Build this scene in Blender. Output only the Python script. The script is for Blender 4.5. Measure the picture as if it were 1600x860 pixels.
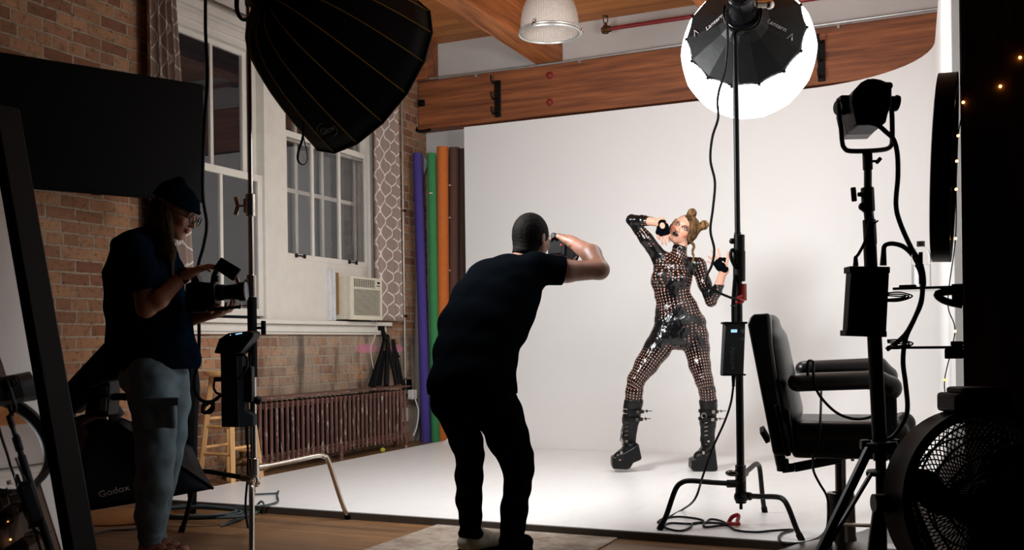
import bpy, math, random
import numpy as np
from mathutils import Vector, Matrix, Quaternion

for _o in list(bpy.data.objects):
    bpy.data.objects.remove(_o)
S = bpy.context.scene
COL = S.collection
random.seed(7)

# ------------------------------------------------------------------ camera
FPX, YAW, ROLL, HORIZON, EYE = 1565.0, 0.4232, -0.0125, 536.7, 0.93
FW = Vector((-math.sin(YAW), math.cos(YAW), 0))
RT0 = Vector((math.cos(YAW), math.sin(YAW), 0)); UP0 = Vector((0, 0, 1))
RT = RT0 * math.cos(ROLL) + UP0 * math.sin(ROLL)
UP = -RT0 * math.sin(ROLL) + UP0 * math.cos(ROLL)
CAMPOS = Vector((0, 0, EYE))
cd = bpy.data.cameras.new('camera'); cam = bpy.data.objects.new('camera', cd); COL.objects.link(cam)
cd.sensor_width = 36.0; cd.lens = FPX / 1600 * 36; cd.shift_y = (HORIZON - 430) / 1600
cd.clip_start = 0.05; cd.clip_end = 100
m = Matrix((RT, UP, -FW)).transposed().to_4x4(); m.translation = CAMPOS
cam.matrix_world = m
S.camera = cam

# ------------------------------------------------------------------ world and exposure
w = bpy.data.worlds.new('night'); S.world = w; w.use_nodes = True
w.node_tree.nodes['Background'].inputs[0].default_value = (0.5, 0.6, 0.75, 1)
w.node_tree.nodes['Background'].inputs[1].default_value = 0.010
S.view_settings.view_transform = 'Standard'
S.view_settings.look = 'None'
S.view_settings.exposure = 0.10
S.view_settings.gamma = 1.0
S.view_settings.use_curve_mapping = False

LANTERN_GLOW = 25.0      # emission of the lantern's front cloth, facing the cove
LANTERN_SIDE = 8.0       # its side panels, which the lamp inside reaches less
SOFTBOX_WATTS = 64.0     # glow of the lamp behind the deep black softbox's diffuser


# ------------------------------------------------------------------ measured positions
def ray(x, y):
    return FW + RT * ((x - 800) / FPX) - UP * ((y - HORIZON) / FPX)
def at(x, y, d):
    "the place at viewing distance d that was measured at (x, y) on the photograph"
    return CAMPOS + ray(x, y) * d
def on_x(x, y, X):
    r = ray(x, y); return CAMPOS + r * (X / r.x)
def on_y(x, y, Y):
    r = ray(x, y); return CAMPOS + r * (Y / r.y)
def on_z(x, y, z=0.0):
    r = ray(x, y); return CAMPOS + r * ((z - EYE) / r.z)
V = Vector

# ------------------------------------------------------------------ materials
def lin(c):
    return tuple(((v / 255) / 12.92 if v / 255 <= 0.04045 else ((v / 255 + 0.055) / 1.055) ** 2.4) for v in c)
class NT:
    def __init__(s, name):
        s.m = bpy.data.materials.new(name); s.m.use_nodes = True
        s.t = s.m.node_tree; s.b = s.t.nodes['Principled BSDF']
    def n(s, typ, **kw):
        nd = s.t.nodes.new(typ)
        for k, v in kw.items(): setattr(nd, k, v)
        return nd
    def l(s, a, b): s.t.links.new(a, b)
    def val(s, inp, v):
        if hasattr(v, 'node'): s.l(v, inp)
        else: inp.default_value = v
    def math(s, op, a, b=0.0, c=0.0):
        nd = s.n('ShaderNodeMath', operation=op)
        s.val(nd.inputs[0], a); s.val(nd.inputs[1], b); s.val(nd.inputs[2], c)
        return nd.outputs[0]
    def mix(s, f, a, b):
        nd = s.n('ShaderNodeMix', data_type='RGBA')
        s.val(nd.inputs[0], f)
        for i, c in ((6, a), (7, b)):
            if hasattr(c, 'node'): s.l(c, nd.inputs[i])
            else: nd.inputs[i].default_value = (*c[:3], 1)
        return nd.outputs[2]
    def coord(s, kind='Object'):
        return s.n('ShaderNodeTexCoord').outputs[kind]
    def pos(s):
        return s.n('ShaderNodeNewGeometry').outputs['Position']
    def scale(s, vec, sc, loc=(0, 0, 0)):
        nd = s.n('ShaderNodeMapping'); s.l(vec, nd.inputs[0])
        nd.inputs['Scale'].default_value = sc; nd.inputs['Location'].default_value = loc
        return nd.outputs[0]
    def noise(s, vec, sc, det=3, rough=0.55):
        nd = s.n('ShaderNodeTexNoise'); s.l(vec, nd.inputs['Vector'])
        nd.inputs['Scale'].default_value = sc; nd.inputs['Detail'].default_value = det
        nd.inputs['Roughness'].default_value = rough
        return nd.outputs[0]
    def ramp(s, f, lo, hi):
        nd = s.n('ShaderNodeMapRange'); s.l(f, nd.inputs[0])
        nd.inputs[1].default_value = lo; nd.inputs[2].default_value = hi
        return nd.outputs[0]
    def bump(s, h, strength=0.3, dist=0.01):
        nd = s.n('ShaderNodeBump'); s.l(h, nd.inputs['Height'])
        nd.inputs['Strength'].default_value = strength; nd.inputs['Distance'].default_value = dist
        s.l(nd.outputs[0], s.b.inputs['Normal'])
    def out(s, col=None, rough=None, metal=None):
        if col is not None:
            if hasattr(col, 'node'): s.l(col, s.b.inputs['Base Color'])
            else: s.b.inputs['Base Color'].default_value = (*col, 1)
        if rough is not None: s.val(s.b.inputs['Roughness'], rough)
        if metal is not None: s.b.inputs['Metallic'].default_value = metal
        return s.m

def plain(name, rgb, rough=0.6, metal=0.0, vary=0.12, scale=18, bump=0.0, spec=None):
    "one colour with slight procedural wear"
    k = NT(name); c = lin(rgb)
    no = k.noise(k.coord(), scale, 4)
    lo = tuple(v * (1 - vary) for v in c); hi = tuple(min(1, v * (1 + vary)) for v in c)
    if bump: k.bump(no, bump, 0.004)
    if spec is not None: k.b.inputs['Specular IOR Level'].default_value = spec
    return k.out(k.mix(k.ramp(no, 0.3, 0.7), lo, hi), rough, metal)

def glow(name, rgb, strength):
    k = NT(name); k.b.inputs['Emission Color'].default_value = (*lin(rgb), 1)
    k.b.inputs['Emission Strength'].default_value = strength
    return k.out(lin(rgb), 0.5)

def wood(name, axis, dark, light, rough=0.6, sc=1.0, bump=0.15):
    k = NT(name); p = k.pos()
    s = [14 * sc] * 3; s['xyz'.index(axis)] = 0.9 * sc
    a = k.noise(k.scale(p, s), 1.3, 5, 0.6)
    s2 = [60 * sc] * 3; s2['xyz'.index(axis)] = 2.0 * sc
    b = k.noise(k.scale(p, s2), 1.0, 3, 0.6)
    f = k.math('ADD', k.math('MULTIPLY', a, 0.75), k.math('MULTIPLY', b, 0.25))
    k.bump(f, bump, 0.01)
    return k.out(k.mix(k.ramp(f, 0.36, 0.64), lin(dark), lin(light)), rough)

def planks(name, run, width, dark, light, rough, gap=0.02, length=1.8, gapcol=0.25, bump=0.2):
    "boards running along x or y"
    k = NT(name); p = k.pos(); sp = k.n('ShaderNodeSeparateXYZ'); k.l(p, sp.inputs[0])
    along, across = (sp.outputs[0], sp.outputs[1]) if run == 'x' else (sp.outputs[1], sp.outputs[0])
    u = k.math('DIVIDE', across, width); row = k.math('FLOOR', u); fr = k.math('FRACT', u)
    wn = k.n('ShaderNodeTexWhiteNoise', noise_dimensions='1D'); k.l(row, wn.inputs['W'])
    v = k.math('ADD', k.math('DIVIDE', along, length), k.math('MULTIPLY', wn.outputs[0], 7.3))
    seg = k.math('FLOOR', v); frv = k.math('FRACT', v)
    cx = k.n('ShaderNodeCombineXYZ'); k.l(row, cx.inputs[0]); k.l(seg, cx.inputs[1])
    w2 = k.n('ShaderNodeTexWhiteNoise', noise_dimensions='3D'); k.l(cx.outputs[0], w2.inputs['Vector'])
    s = (1.2, 26, 26) if run == 'x' else (26, 1.2, 26)
    off = k.n('ShaderNodeVectorMath', operation='ADD'); k.l(k.scale(p, s), off.inputs[0]); k.l(w2.outputs[1], off.inputs[1])
    sc = k.n('ShaderNodeVectorMath', operation='SCALE'); k.l(w2.outputs[1], sc.inputs[0]); sc.inputs[3].default_value = 9
    k.l(sc.outputs[0], off.inputs[1])
    g = k.noise(off.outputs[0], 1.0, 5, 0.62)
    f = k.math('ADD', k.math('MULTIPLY', w2.outputs[0], 0.45), k.math('MULTIPLY', k.ramp(g, 0.3, 0.7), 0.55))
    col = k.mix(f, lin(dark), lin(light))
    edge = k.math('MAXIMUM', k.math('LESS_THAN', fr, gap), k.math('LESS_THAN', frv, 0.003))
    col = k.mix(k.math('MULTIPLY', edge, 1 - gapcol), col, (0.01, 0.007, 0.005))
    k.bump(k.math('SUBTRACT', k.math('MULTIPLY', g, 0.3), edge), bump, 0.006)
    return k.out(col, rough)

# ------------------------------------------------------------------ mesh builder
def frame_of(d, hint=None):
    d = V(d).normalized()
    h = V(hint) if hint is not None else (V((0, 0, 1)) if abs(d.z) < 0.9 else V((1, 0, 0)))
    a = h.cross(d)
    if a.length < 1e-6: a = V((0, 1, 0)).cross(d)
    a.normalize(); b = d.cross(a)
    return a, b, d
def smooth_path(pts, n=8, closed=False):
    pts = [V(p) for p in pts]; out = []; N = len(pts)
    rng = N if closed else N - 1
    for i in range(rng):
        if closed: p0, p1, p2, p3 = pts[i - 1], pts[i], pts[(i + 1) % N], pts[(i + 2) % N]
        else: p0, p1, p2, p3 = pts[max(i - 1, 0)], pts[i], pts[i + 1], pts[min(i + 2, N - 1)]
        for j in range(n):
            t = j / n; t2 = t * t; t3 = t2 * t
            out.append(0.5 * ((2 * p1) + (p2 - p0) * t + (2 * p0 - 5 * p1 + 4 * p2 - p3) * t2 + (3 * p1 - p0 - 3 * p2 + p3) * t3))
    if not closed: out.append(pts[-1])
    return out
class MB:
    def __init__(s): s.v = []; s.f = []; s.mi = []; s.cur = 0
    def add(s, vs, fs):
        o = len(s.v); s.v += [V(p) for p in vs]; s.f += [[i + o for i in f] for f in fs]; s.mi += [s.cur] * len(fs)
        return s
    def box(s, c, size, ax=None):
        c = V(c); hx, hy, hz = [q / 2 for q in size]
        X, Y, Z = ax if ax else (V((1, 0, 0)), V((0, 1, 0)), V((0, 0, 1)))
        vs = [c + X * (hx * i) + Y * (hy * j) + Z * (hz * k) for k in (-1, 1) for j in (-1, 1) for i in (-1, 1)]
        return s.add(vs, [[0, 2, 3, 1], [4, 5, 7, 6], [0, 1, 5, 4], [2, 6, 7, 3], [0, 4, 6, 2], [1, 3, 7, 5]])
    def bb(s, lo, hi):
        lo, hi = V(lo), V(hi)
        return s.box((lo + hi) / 2, [abs(q) for q in (hi - lo)])
    def bar(s, a, b, w, h, hint=None):
        a, b = V(a), V(b); A, B, D = frame_of(b - a, hint)
        return s.box((a + b) / 2, (w, h, (b - a).length), (A, B, D))
    def cyl(s, a, b, r, r2=None, n=20, caps=True, hint=None):
        a, b = V(a), V(b); r2 = r if r2 is None else r2
        A, B, D = frame_of(b - a, hint)
        ring = [(A * math.cos(2 * math.pi * i / n) + B * math.sin(2 * math.pi * i / n)) for i in range(n)]
        vs = [a + q * r for q in ring] + [b + q * r2 for q in ring]
        fs = [[i, (i + 1) % n, n + (i + 1) % n, n + i] for i in range(n)]
        if caps: fs += [list(range(n))[::-1], list(range(n, 2 * n))]
        return s.add(vs, fs)
    def tube(s, pts, r, n=8, k=8, closed=False, raw=False, flat=None):
        P = [V(p) for p in pts] if raw else smooth_path(pts, k, closed)
        N = len(P); rr = r if callable(r) else (lambda t: r)
        vs = []; A = None
        for i, p in enumerate(P):
            t = (P[(i + 1) % N] - P[i - 1]) if closed else (P[min(i + 1, N - 1)] - P[max(i - 1, 0)])
            if t.length < 1e-9: t = V((0, 0, 1))
            t.normalize()
            if A is None: A = frame_of(t)[0]
            A = (A - t * A.dot(t))
            if A.length < 1e-6: A = frame_of(t)[0]
            A.normalize(); B = t.cross(A)
            q = rr(i / max(N - 1, 1))
            for j in range(n):
                a = 2 * math.pi * j / n
                vs.append(p + A * (math.cos(a) * q) + B * (math.sin(a) * q * (flat or 1)))
        fs = []
        for i in range(N if closed else N - 1):
            for j in range(n):
                a, b = i * n, ((i + 1) % N) * n
                fs.append([a + j, a + (j + 1) % n, b + (j + 1) % n, b + j])
        if not closed: fs += [list(range(n))[::-1], list(range((N - 1) * n, N * n))]
        return s.add(vs, fs)
    def lathe(s, prof, o, axis=(0, 0, 1), n=32, hint=None, cap=False):
        "prof: (radius, height along the axis)"
        o = V(o); A, B, D = frame_of(axis, hint); vs = []; fs = []
        for r, h in prof:
            for i in range(n):
                a = 2 * math.pi * i / n
                vs.append(o + D * h + (A * math.cos(a) + B * math.sin(a)) * max(r, 1e-4))
        for k in range(len(prof) - 1):
            for i in range(n):
                fs.append([k * n + i, k * n + (i + 1) % n, (k + 1) * n + (i + 1) % n, (k + 1) * n + i])
        if cap: fs += [list(range(n))[::-1], list(range((len(prof) - 1) * n, len(prof) * n))]
        return s.add(vs, fs)
    def ball(s, c, r, ax=None, n=16):
        r = (r, r, r) if not hasattr(r, '__len__') else r
        X, Y, Z = ax if ax else (V((1, 0, 0)), V((0, 1, 0)), V((0, 0, 1)))
        c = V(c); vs = []; fs = []; m2 = n // 2
        for i in range(m2 + 1):
            th = math.pi * i / m2
            for j in range(n):
                ph = 2 * math.pi * j / n
                vs.append(c + X * (r[0] * math.sin(th) * math.cos(ph)) + Y * (r[1] * math.sin(th) * math.sin(ph)) + Z * (r[2] * math.cos(th)))
        for i in range(m2):
            for j in range(n):
                fs.append([i * n + j, (i + 1) * n + j, (i + 1) * n + (j + 1) % n, i * n + (j + 1) % n])
        return s.add(vs, fs)
    def ring(s, c, axis, R, r, n=32, k=8):
        A, B, D = frame_of(axis); c = V(c)
        return s.tube([c + (A * math.cos(2 * math.pi * i / n) + B * math.sin(2 * math.pi * i / n)) * R for i in range(n)], r, k, 1, closed=True)
    def prism(s, poly, ext):
        P = [V(p) for p in poly]; n = len(P); e = V(ext)
        vs = P + [p + e for p in P]
        return s.add(vs, [list(range(n))[::-1], list(range(n, 2 * n))] + [[i, (i + 1) % n, n + (i + 1) % n, n + i] for i in range(n)])
    def grid(s, fn, nu, nv, closed_u=False):
        vs = [V(fn(i / (nu if closed_u else nu - 1), j / (nv - 1))) for j in range(nv) for i in range(nu)]
        fs = [[j * nu + i, j * nu + (i + 1) % nu, (j + 1) * nu + (i + 1) % nu, (j + 1) * nu + i]
              for j in range(nv - 1) for i in range(nu if closed_u else nu - 1)]
        return s.add(vs, fs)

def obj(name, mb, mat, parent=None, bevel=0.0, smooth=True, solid=0.0, angle=35, segs=2, origin=None, keep=False):
    me = bpy.data.meshes.new(name)
    if isinstance(mb, tuple): vs, fs = mb; mi = None
    else: vs, fs, mi = mb.v, mb.f, mb.mi
    arr = np.array([tuple(p) for p in vs], dtype=np.float64) if not isinstance(vs, np.ndarray) else vs
    if origin is None:
        lo, hi = arr.min(0), arr.max(0); origin = V(((lo[0] + hi[0]) / 2, (lo[1] + hi[1]) / 2, lo[2]))
    origin = V(origin)
    arr = arr - np.array(origin)
    me.from_pydata(arr.tolist() if not isinstance(vs, np.ndarray) else arr, [], fs if not isinstance(fs, np.ndarray) else fs.tolist())
    if keep: pass
    mats = mat if isinstance(mat, (list, tuple)) else [mat]
    for q in mats: me.materials.append(q)
    if mi and len(mats) > 1: me.polygons.foreach_set('material_index', mi)
    if not keep:
        import bmesh
        bm = bmesh.new(); bm.from_mesh(me); bmesh.ops.recalc_face_normals(bm, faces=bm.faces); bm.to_mesh(me); bm.free()
    if smooth:
        me.polygons.foreach_set('use_smooth', [True] * len(me.polygons))
        me.set_sharp_from_angle(angle=math.radians(angle))
    me.update()
    o = bpy.data.objects.new(name, me); COL.objects.link(o)
    o.location = origin
    if parent is not None:
        o.parent = parent; o.location = origin - V(parent['_w'])
    o['_w'] = tuple(origin)
    if solid:
        md = o.modifiers.new('solid', 'SOLIDIFY'); md.thickness = solid; md.offset = 0
    if bevel:
        md = o.modifiers.new('bevel', 'BEVEL'); md.width = bevel; md.segments = segs; md.limit_method = 'ANGLE'; md.angle_limit = math.radians(40)
    return o
def tag(o, label, cat, group=None):
    o['label'] = label; o['category'] = cat
    if group: o['group'] = group
    return o
def thing(name, loc, label, cat, group=None):
    o = bpy.data.objects.new(name, None); COL.objects.link(o); o.empty_display_size = 0.1
    o.location = V(loc); o['_w'] = tuple(V(loc)); return tag(o, label, cat, group)
def struct(name, mb, mat, **k):
    o = obj(name, mb, mat, **k); o['kind'] = 'structure'; return o
def text_part(name, s, loc, xdir, ydir, size, mat, parent, extrude=0.0006, shear=0.0, align='CENTER'):
    cu = bpy.data.curves.new(name, 'FONT'); cu.body = s; cu.size = size; cu.extrude = extrude
    cu.align_x = align; cu.align_y = 'CENTER'; cu.shear = shear; cu.materials.append(mat)
    o = bpy.data.objects.new(name, cu); COL.objects.link(o)
    X = V(xdir).normalized(); Y = V(ydir); Y = (Y - X * Y.dot(X)).normalized(); Z = X.cross(Y)
    mm = Matrix((X, Y, Z)).transposed().to_4x4(); mm.translation = V(loc) - V(parent['_w'])
    me = bpy.data.meshes.new_from_object(o); bpy.data.objects.remove(o)
    o = bpy.data.objects.new(name, me); COL.objects.link(o)
    o.parent = parent; o.matrix_local = mm; o['_w'] = tuple(V(loc))
    return o
def dup_tree(o, loc, label=None):
    c = o.copy(); COL.objects.link(c); c.location = V(loc); c['_w'] = tuple(V(loc))
    if label: c['label'] = label
    for ch in list(o.children):
        d = ch.copy(); COL.objects.link(d); d.parent = c
    return c

# ------------------------------------------------------------------ rounded bodies (distance fields turned into one surface)
class Body:
    def __init__(s, lo, hi, h):
        s.lo = np.array(lo, float); s.h = h
        s.n = np.ceil((np.array(hi, float) - s.lo) / h).astype(int) + 1
        s.D = np.full(tuple(s.n), 1.0, dtype=np.float32)
    def _win(s, pts, rad):
        P = np.array([tuple(p) for p in pts]); a = ((P.min(0) - rad - s.lo) / s.h).astype(int) - 1
        b = ((P.max(0) + rad - s.lo) / s.h).astype(int) + 2
        a = np.clip(a, 0, s.n - 1); b = np.clip(b, 1, s.n)
        if (b <= a).any(): return None, None
        sl = tuple(slice(a[i], b[i]) for i in range(3))
        g = np.meshgrid(*[s.lo[i] + s.h * np.arange(a[i], b[i]) for i in range(3)], indexing='ij')
        return sl, np.stack(g, -1)
    def _blend(s, sl, d, k, cut=False):
        A = s.D[sl]
        if cut:
            d = -d
            if k <= 0: s.D[sl] = np.maximum(A, d); return
            hh = np.clip(0.5 + 0.5 * (d - A) / k, 0, 1); s.D[sl] = A * (1 - hh) + d * hh + k * hh * (1 - hh); return
        if k <= 0: s.D[sl] = np.minimum(A, d); return
        hh = np.clip(0.5 + 0.5 * (A - d) / k, 0, 1)
        s.D[sl] = A * (1 - hh) + d * hh - k * hh * (1 - hh)
    def cone(s, a, b, ra, rb, k=0.02, flat=None, cut=False):
        "tapered limb from a to b; flat=(direction, factor) widens the section along a direction"
        a, b = V(a), V(b); f = flat[1] if flat else 1
        sl, P = s._win([a, b], max(ra, rb) * max(f, 1) + k + 2 * s.h)
        if sl is None: return s
        A = np.array(tuple(a)); BA = np.array(tuple(b)) - A; L2 = max(float(BA @ BA), 1e-12)
        Q = P - A
        if flat:
            W = V(flat[0]).normalized()
            ba = V(tuple(BA))
            if ba.length > 1e-6: ba.normalize(); W = (W - ba * W.dot(ba)).normalized()
            W = np.array(tuple(W)); c = Q @ W
            Q = Q - c[..., None] * W * (1 - 1 / f)
        t = np.clip((Q @ BA) / L2, 0, 1)
        d = np.linalg.norm(Q - t[..., None] * BA, axis=-1) - (ra + (rb - ra) * t)
        s._blend(sl, d.astype(np.float32), k, cut); return s
    def chain(s, pts, rs, k=0.02, flat=None):
        for i in range(len(pts) - 1): s.cone(pts[i], pts[i + 1], rs[i], rs[i + 1], k, flat)
        return s
    def ell(s, c, r, ax=None, k=0.02, cut=False):
        c = V(c); R = max(r)
        sl, P = s._win([c], R + k + 2 * s.h)
        if sl is None: return s
        M = np.array([tuple(q) for q in (ax or (V((1, 0, 0)), V((0, 1, 0)), V((0, 0, 1))))])
        Q = (P - np.array(tuple(c))) @ M.T; r = np.array(r)
        k0 = np.linalg.norm(Q / r, axis=-1); k1 = np.linalg.norm(Q / (r * r), axis=-1) + 1e-9
        d = k0 * (k0 - 1) / k1
        s._blend(sl, d.astype(np.float32), k, cut); return s
    def rbox(s, c, half, ax=None, rnd=0.02, k=0.0, cut=False):
        c = V(c)
        sl, P = s._win([c], math.sqrt(sum(q * q for q in half)) + k + 2 * s.h)
        if sl is None: return s
        M = np.array([tuple(q) for q in (ax or (V((1, 0, 0)), V((0, 1, 0)), V((0, 0, 1))))])
        q = np.abs((P - np.array(tuple(c))) @ M.T) - (np.array(half) - rnd)
        d = np.linalg.norm(np.maximum(q, 0), axis=-1) + np.minimum(q.max(-1), 0) - rnd
        s._blend(sl, d.astype(np.float32), k, cut); return s
    def plane_cut(s, p, nrm, k=0.0):
        "remove everything on the side the normal points to"
        nrm = np.array(tuple(V(nrm).normalized())); p = np.array(tuple(V(p)))
        ax = [s.lo[i] + s.h * np.arange(s.n[i]) for i in range(3)]
        d = (ax[0][:, None, None] - p[0]) * nrm[0] + (ax[1][None, :, None] - p[1]) * nrm[1] + (ax[2][None, None, :] - p[2]) * nrm[2]
        s.D = np.maximum(s.D, d.astype(np.float32)); return s
    def wrinkle(s, amp, freq, seed=0, zmin=-9, zmax=9, ax_scale=(1, 1, 1)):
        "folds: small smooth disturbance of the surface"
        rg = np.random.RandomState(seed)
        ax = [s.lo[i] + s.h * np.arange(s.n[i]) for i in range(3)]
        m = np.argwhere(np.abs(s.D) < 3 * amp + 2 * s.h)
        P = s.lo + s.h * m; w = np.zeros(len(m)); tot = 0
        for i in range(7):
            kv = rg.normal(size=3) * freq * (1 + 0.35 * i) * np.array(ax_scale); a = 1 / (1 + 0.35 * i)
            w += a * np.sin(P @ kv + rg.uniform(0, 6.28) + 1.5 * np.sin(P @ (kv[[1, 2, 0]] * 0.4))); tot += a
        w *= amp / tot * 2.0
        w *= np.clip((P[:, 2] - zmin) / 0.03, 0, 1) * np.clip((zmax - P[:, 2]) / 0.03, 0, 1)
        s.D[m[:, 0], m[:, 1], m[:, 2]] += w.astype(np.float32); return s
    def mesh(s):
        D = s.D; ins = D < 0
        n = D.shape
        # cells with mixed corners
        cnt = np.zeros(tuple(q - 1 for q in n), np.int8)
        for i in (0, 1):
            for j in (0, 1):
                for k in (0, 1):
                    cnt += ins[i:n[0] - 1 + i, j:n[1] - 1 + j, k:n[2] - 1 + k]
        mix = (cnt > 0) & (cnt < 8); cells = np.argwhere(mix)
        idx = np.full(mix.shape, -1, np.int64); idx[mix] = np.arange(len(cells))
        acc = np.zeros((len(cells), 3)); num = np.zeros(len(cells))
        corners = [(i, j, k) for i in (0, 1) for j in (0, 1) for k in (0, 1)]
        for a in corners:
            for ax in range(3):
                if a[ax]: continue
                b = list(a); b[ax] = 1
                da = D[cells[:, 0] + a[0], cells[:, 1] + a[1], cells[:, 2] + a[2]].astype(float)
                db = D[cells[:, 0] + b[0], cells[:, 1] + b[1], cells[:, 2] + b[2]].astype(float)
                cr = (da < 0) != (db < 0)
                t = np.where(cr, da / np.where(cr, da - db, 1), 0)
                p = np.array(a, float)[None] + np.zeros((len(cells), 3)); p[:, ax] += t
                acc[cr] += p[cr]; num[cr] += 1
        vs = (cells + acc / num[:, None]) * s.h + s.lo
        quads = []
        for ax in range(3):
            b, c = (ax + 1) % 3, (ax + 2) % 3
            sl0 = [slice(None)] * 3; sl1 = [slice(None)] * 3
            sl0[ax] = slice(0, n[ax] - 1); sl1[ax] = slice(1, n[ax])
            A, B = ins[tuple(sl0)], ins[tuple(sl1)]
            e = np.argwhere(A != B)
            ok = (e[:, b] > 0) & (e[:, c] > 0) & (e[:, b] < n[b] - 1) & (e[:, c] < n[c] - 1); e = e[ok]
            def cell(db, dc):
                q = e.copy(); q[:, b] += db; q[:, c] += dc; return idx[q[:, 0], q[:, 1], q[:, 2]]
            q = np.stack([cell(-1, -1), cell(0, -1), cell(0, 0), cell(-1, 0)], 1)
            flip = ~A[e[:, 0], e[:, 1], e[:, 2]]
            q[flip] = q[flip][:, ::-1]; quads.append(q)
        fs = np.concatenate(quads); fs = fs[(fs >= 0).all(1)]
        return vs, fs
def body_obj(name, B, mat, parent=None, origin=None):
    o = obj(name, B.mesh(), mat, parent, angle=180, origin=origin, keep=True)
    return o
def paint(o, fn, attr='tint'):
    "per-vertex colour for things that stay put on the surface (lips, brows, prints); fn gets world coordinates (N,3)"
    me = o.data; n = len(me.vertices); co = np.empty(n * 3); me.vertices.foreach_get('co', co)
    co = co.reshape(-1, 3) + np.array(o['_w']); c = fn(co)
    at_ = me.color_attributes.new(attr, 'FLOAT_COLOR', 'POINT'); buf = np.ones((n, 4), np.float32); buf[:, :3] = c
    at_.data.foreach_set('color', buf.ravel())
# ------------------------------------------------------------------ material set
M = {}
M['black_metal'] = plain('black_painted_metal', (9, 9, 10), 0.4, 0.0, bump=0.03, spec=0.2)
M['black_plastic'] = plain('black_plastic', (7, 7, 8), 0.45, spec=0.14)
M['black_rubber'] = plain('black_rubber', (7, 7, 8), 0.7, spec=0.1)
M['black_cloth'] = plain('black_softbox_cloth', (8, 10, 12), 0.7, bump=0.12, scale=60, spec=0.08)
M['navy_cloth'] = plain('dark_navy_nylon', (16, 23, 30), 0.62, bump=0.05, scale=40, spec=0.1)
M['chrome'] = plain('brushed_chrome', (190, 182, 172), 0.22, 1.0, 0.06)
M['dark_chrome'] = plain('dull_chrome', (95, 92, 90), 0.25, 1.0, 0.1)
M['white_paint'] = plain('white_window_paint', (214, 208, 198), 0.45, 0, 0.05, 9, 0.1)
M['ac_plastic'] = plain('aged_cream_plastic', (205, 198, 178), 0.5, 0, 0.05)
M['gold'] = plain('yellow_piping', (150, 112, 28), 0.6)
M['white_print'] = plain('white_print', (205, 205, 205), 0.6)
M['grey_print'] = plain('grey_print', (92, 94, 98), 0.6)
M['rubber_cable'] = plain('black_cable_rubber', (12, 13, 15), 0.5, spec=0.2)
M['teal_cable'] = plain('grey_green_cable_rubber', (52, 66, 70), 0.5)
M['red_plastic'] = plain('red_plastic', (170, 20, 24), 0.4)
M['red_pipe'] = plain('red_sprinkler_pipe_paint', (130, 32, 36), 0.45)
M['brass'] = plain('old_brass', (96, 72, 44), 0.4, 0.8)
M['glow_lcd'] = glow('lcd_glow', (150, 200, 230), 1.2)
M['skin_dark'] = None
def glass(name, col=(1, 1, 1), rough=0.0, ior=1.45):
    k = NT(name); k.b.inputs['Transmission Weight'].default_value = 1.0; k.b.inputs['IOR'].default_value = ior
    return k.out(col, rough)
M['glass'] = glass('clear_glass')

def skin_mat(name, base, tint=True):
    k = NT(name); c = lin(base)
    no = k.noise(k.coord(), 30, 3)
    col = k.mix(k.ramp(no, 0.3, 0.7), tuple(v * 0.93 for v in c), tuple(min(1, v * 1.06) for v in c))
    if tint:
        a = k.n('ShaderNodeAttribute', attribute_name='tint')
        mm = k.n('ShaderNodeMix', data_type='RGBA', blend_type='MULTIPLY'); mm.inputs[0].default_value = 1
        k.l(col, mm.inputs[6]); k.l(a.outputs['Color'], mm.inputs[7]); col = mm.outputs[2]
    k.b.inputs['Subsurface Weight'].default_value = 0.0
    return k.out(col, 0.5)

def fabric(name, rgb, rough=0.85, fine=400, vary=0.15, bump=0.25, folds=None, spec=0.3):
    k = NT(name); c = lin(rgb); p = k.coord()
    a = k.noise(p, 8, 4); b = k.noise(p, fine, 2)
    col = k.mix(k.ramp(a, 0.3, 0.7), tuple(v * (1 - vary) for v in c), tuple(min(1, v * (1 + vary)) for v in c))
    k.bump(k.math('ADD', k.math('MULTIPLY', b, 0.3), k.noise(p, 14, 3)), bump, 0.006)
    k.b.inputs['Specular IOR Level'].default_value = spec
    return k.out(col, rough)

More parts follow.
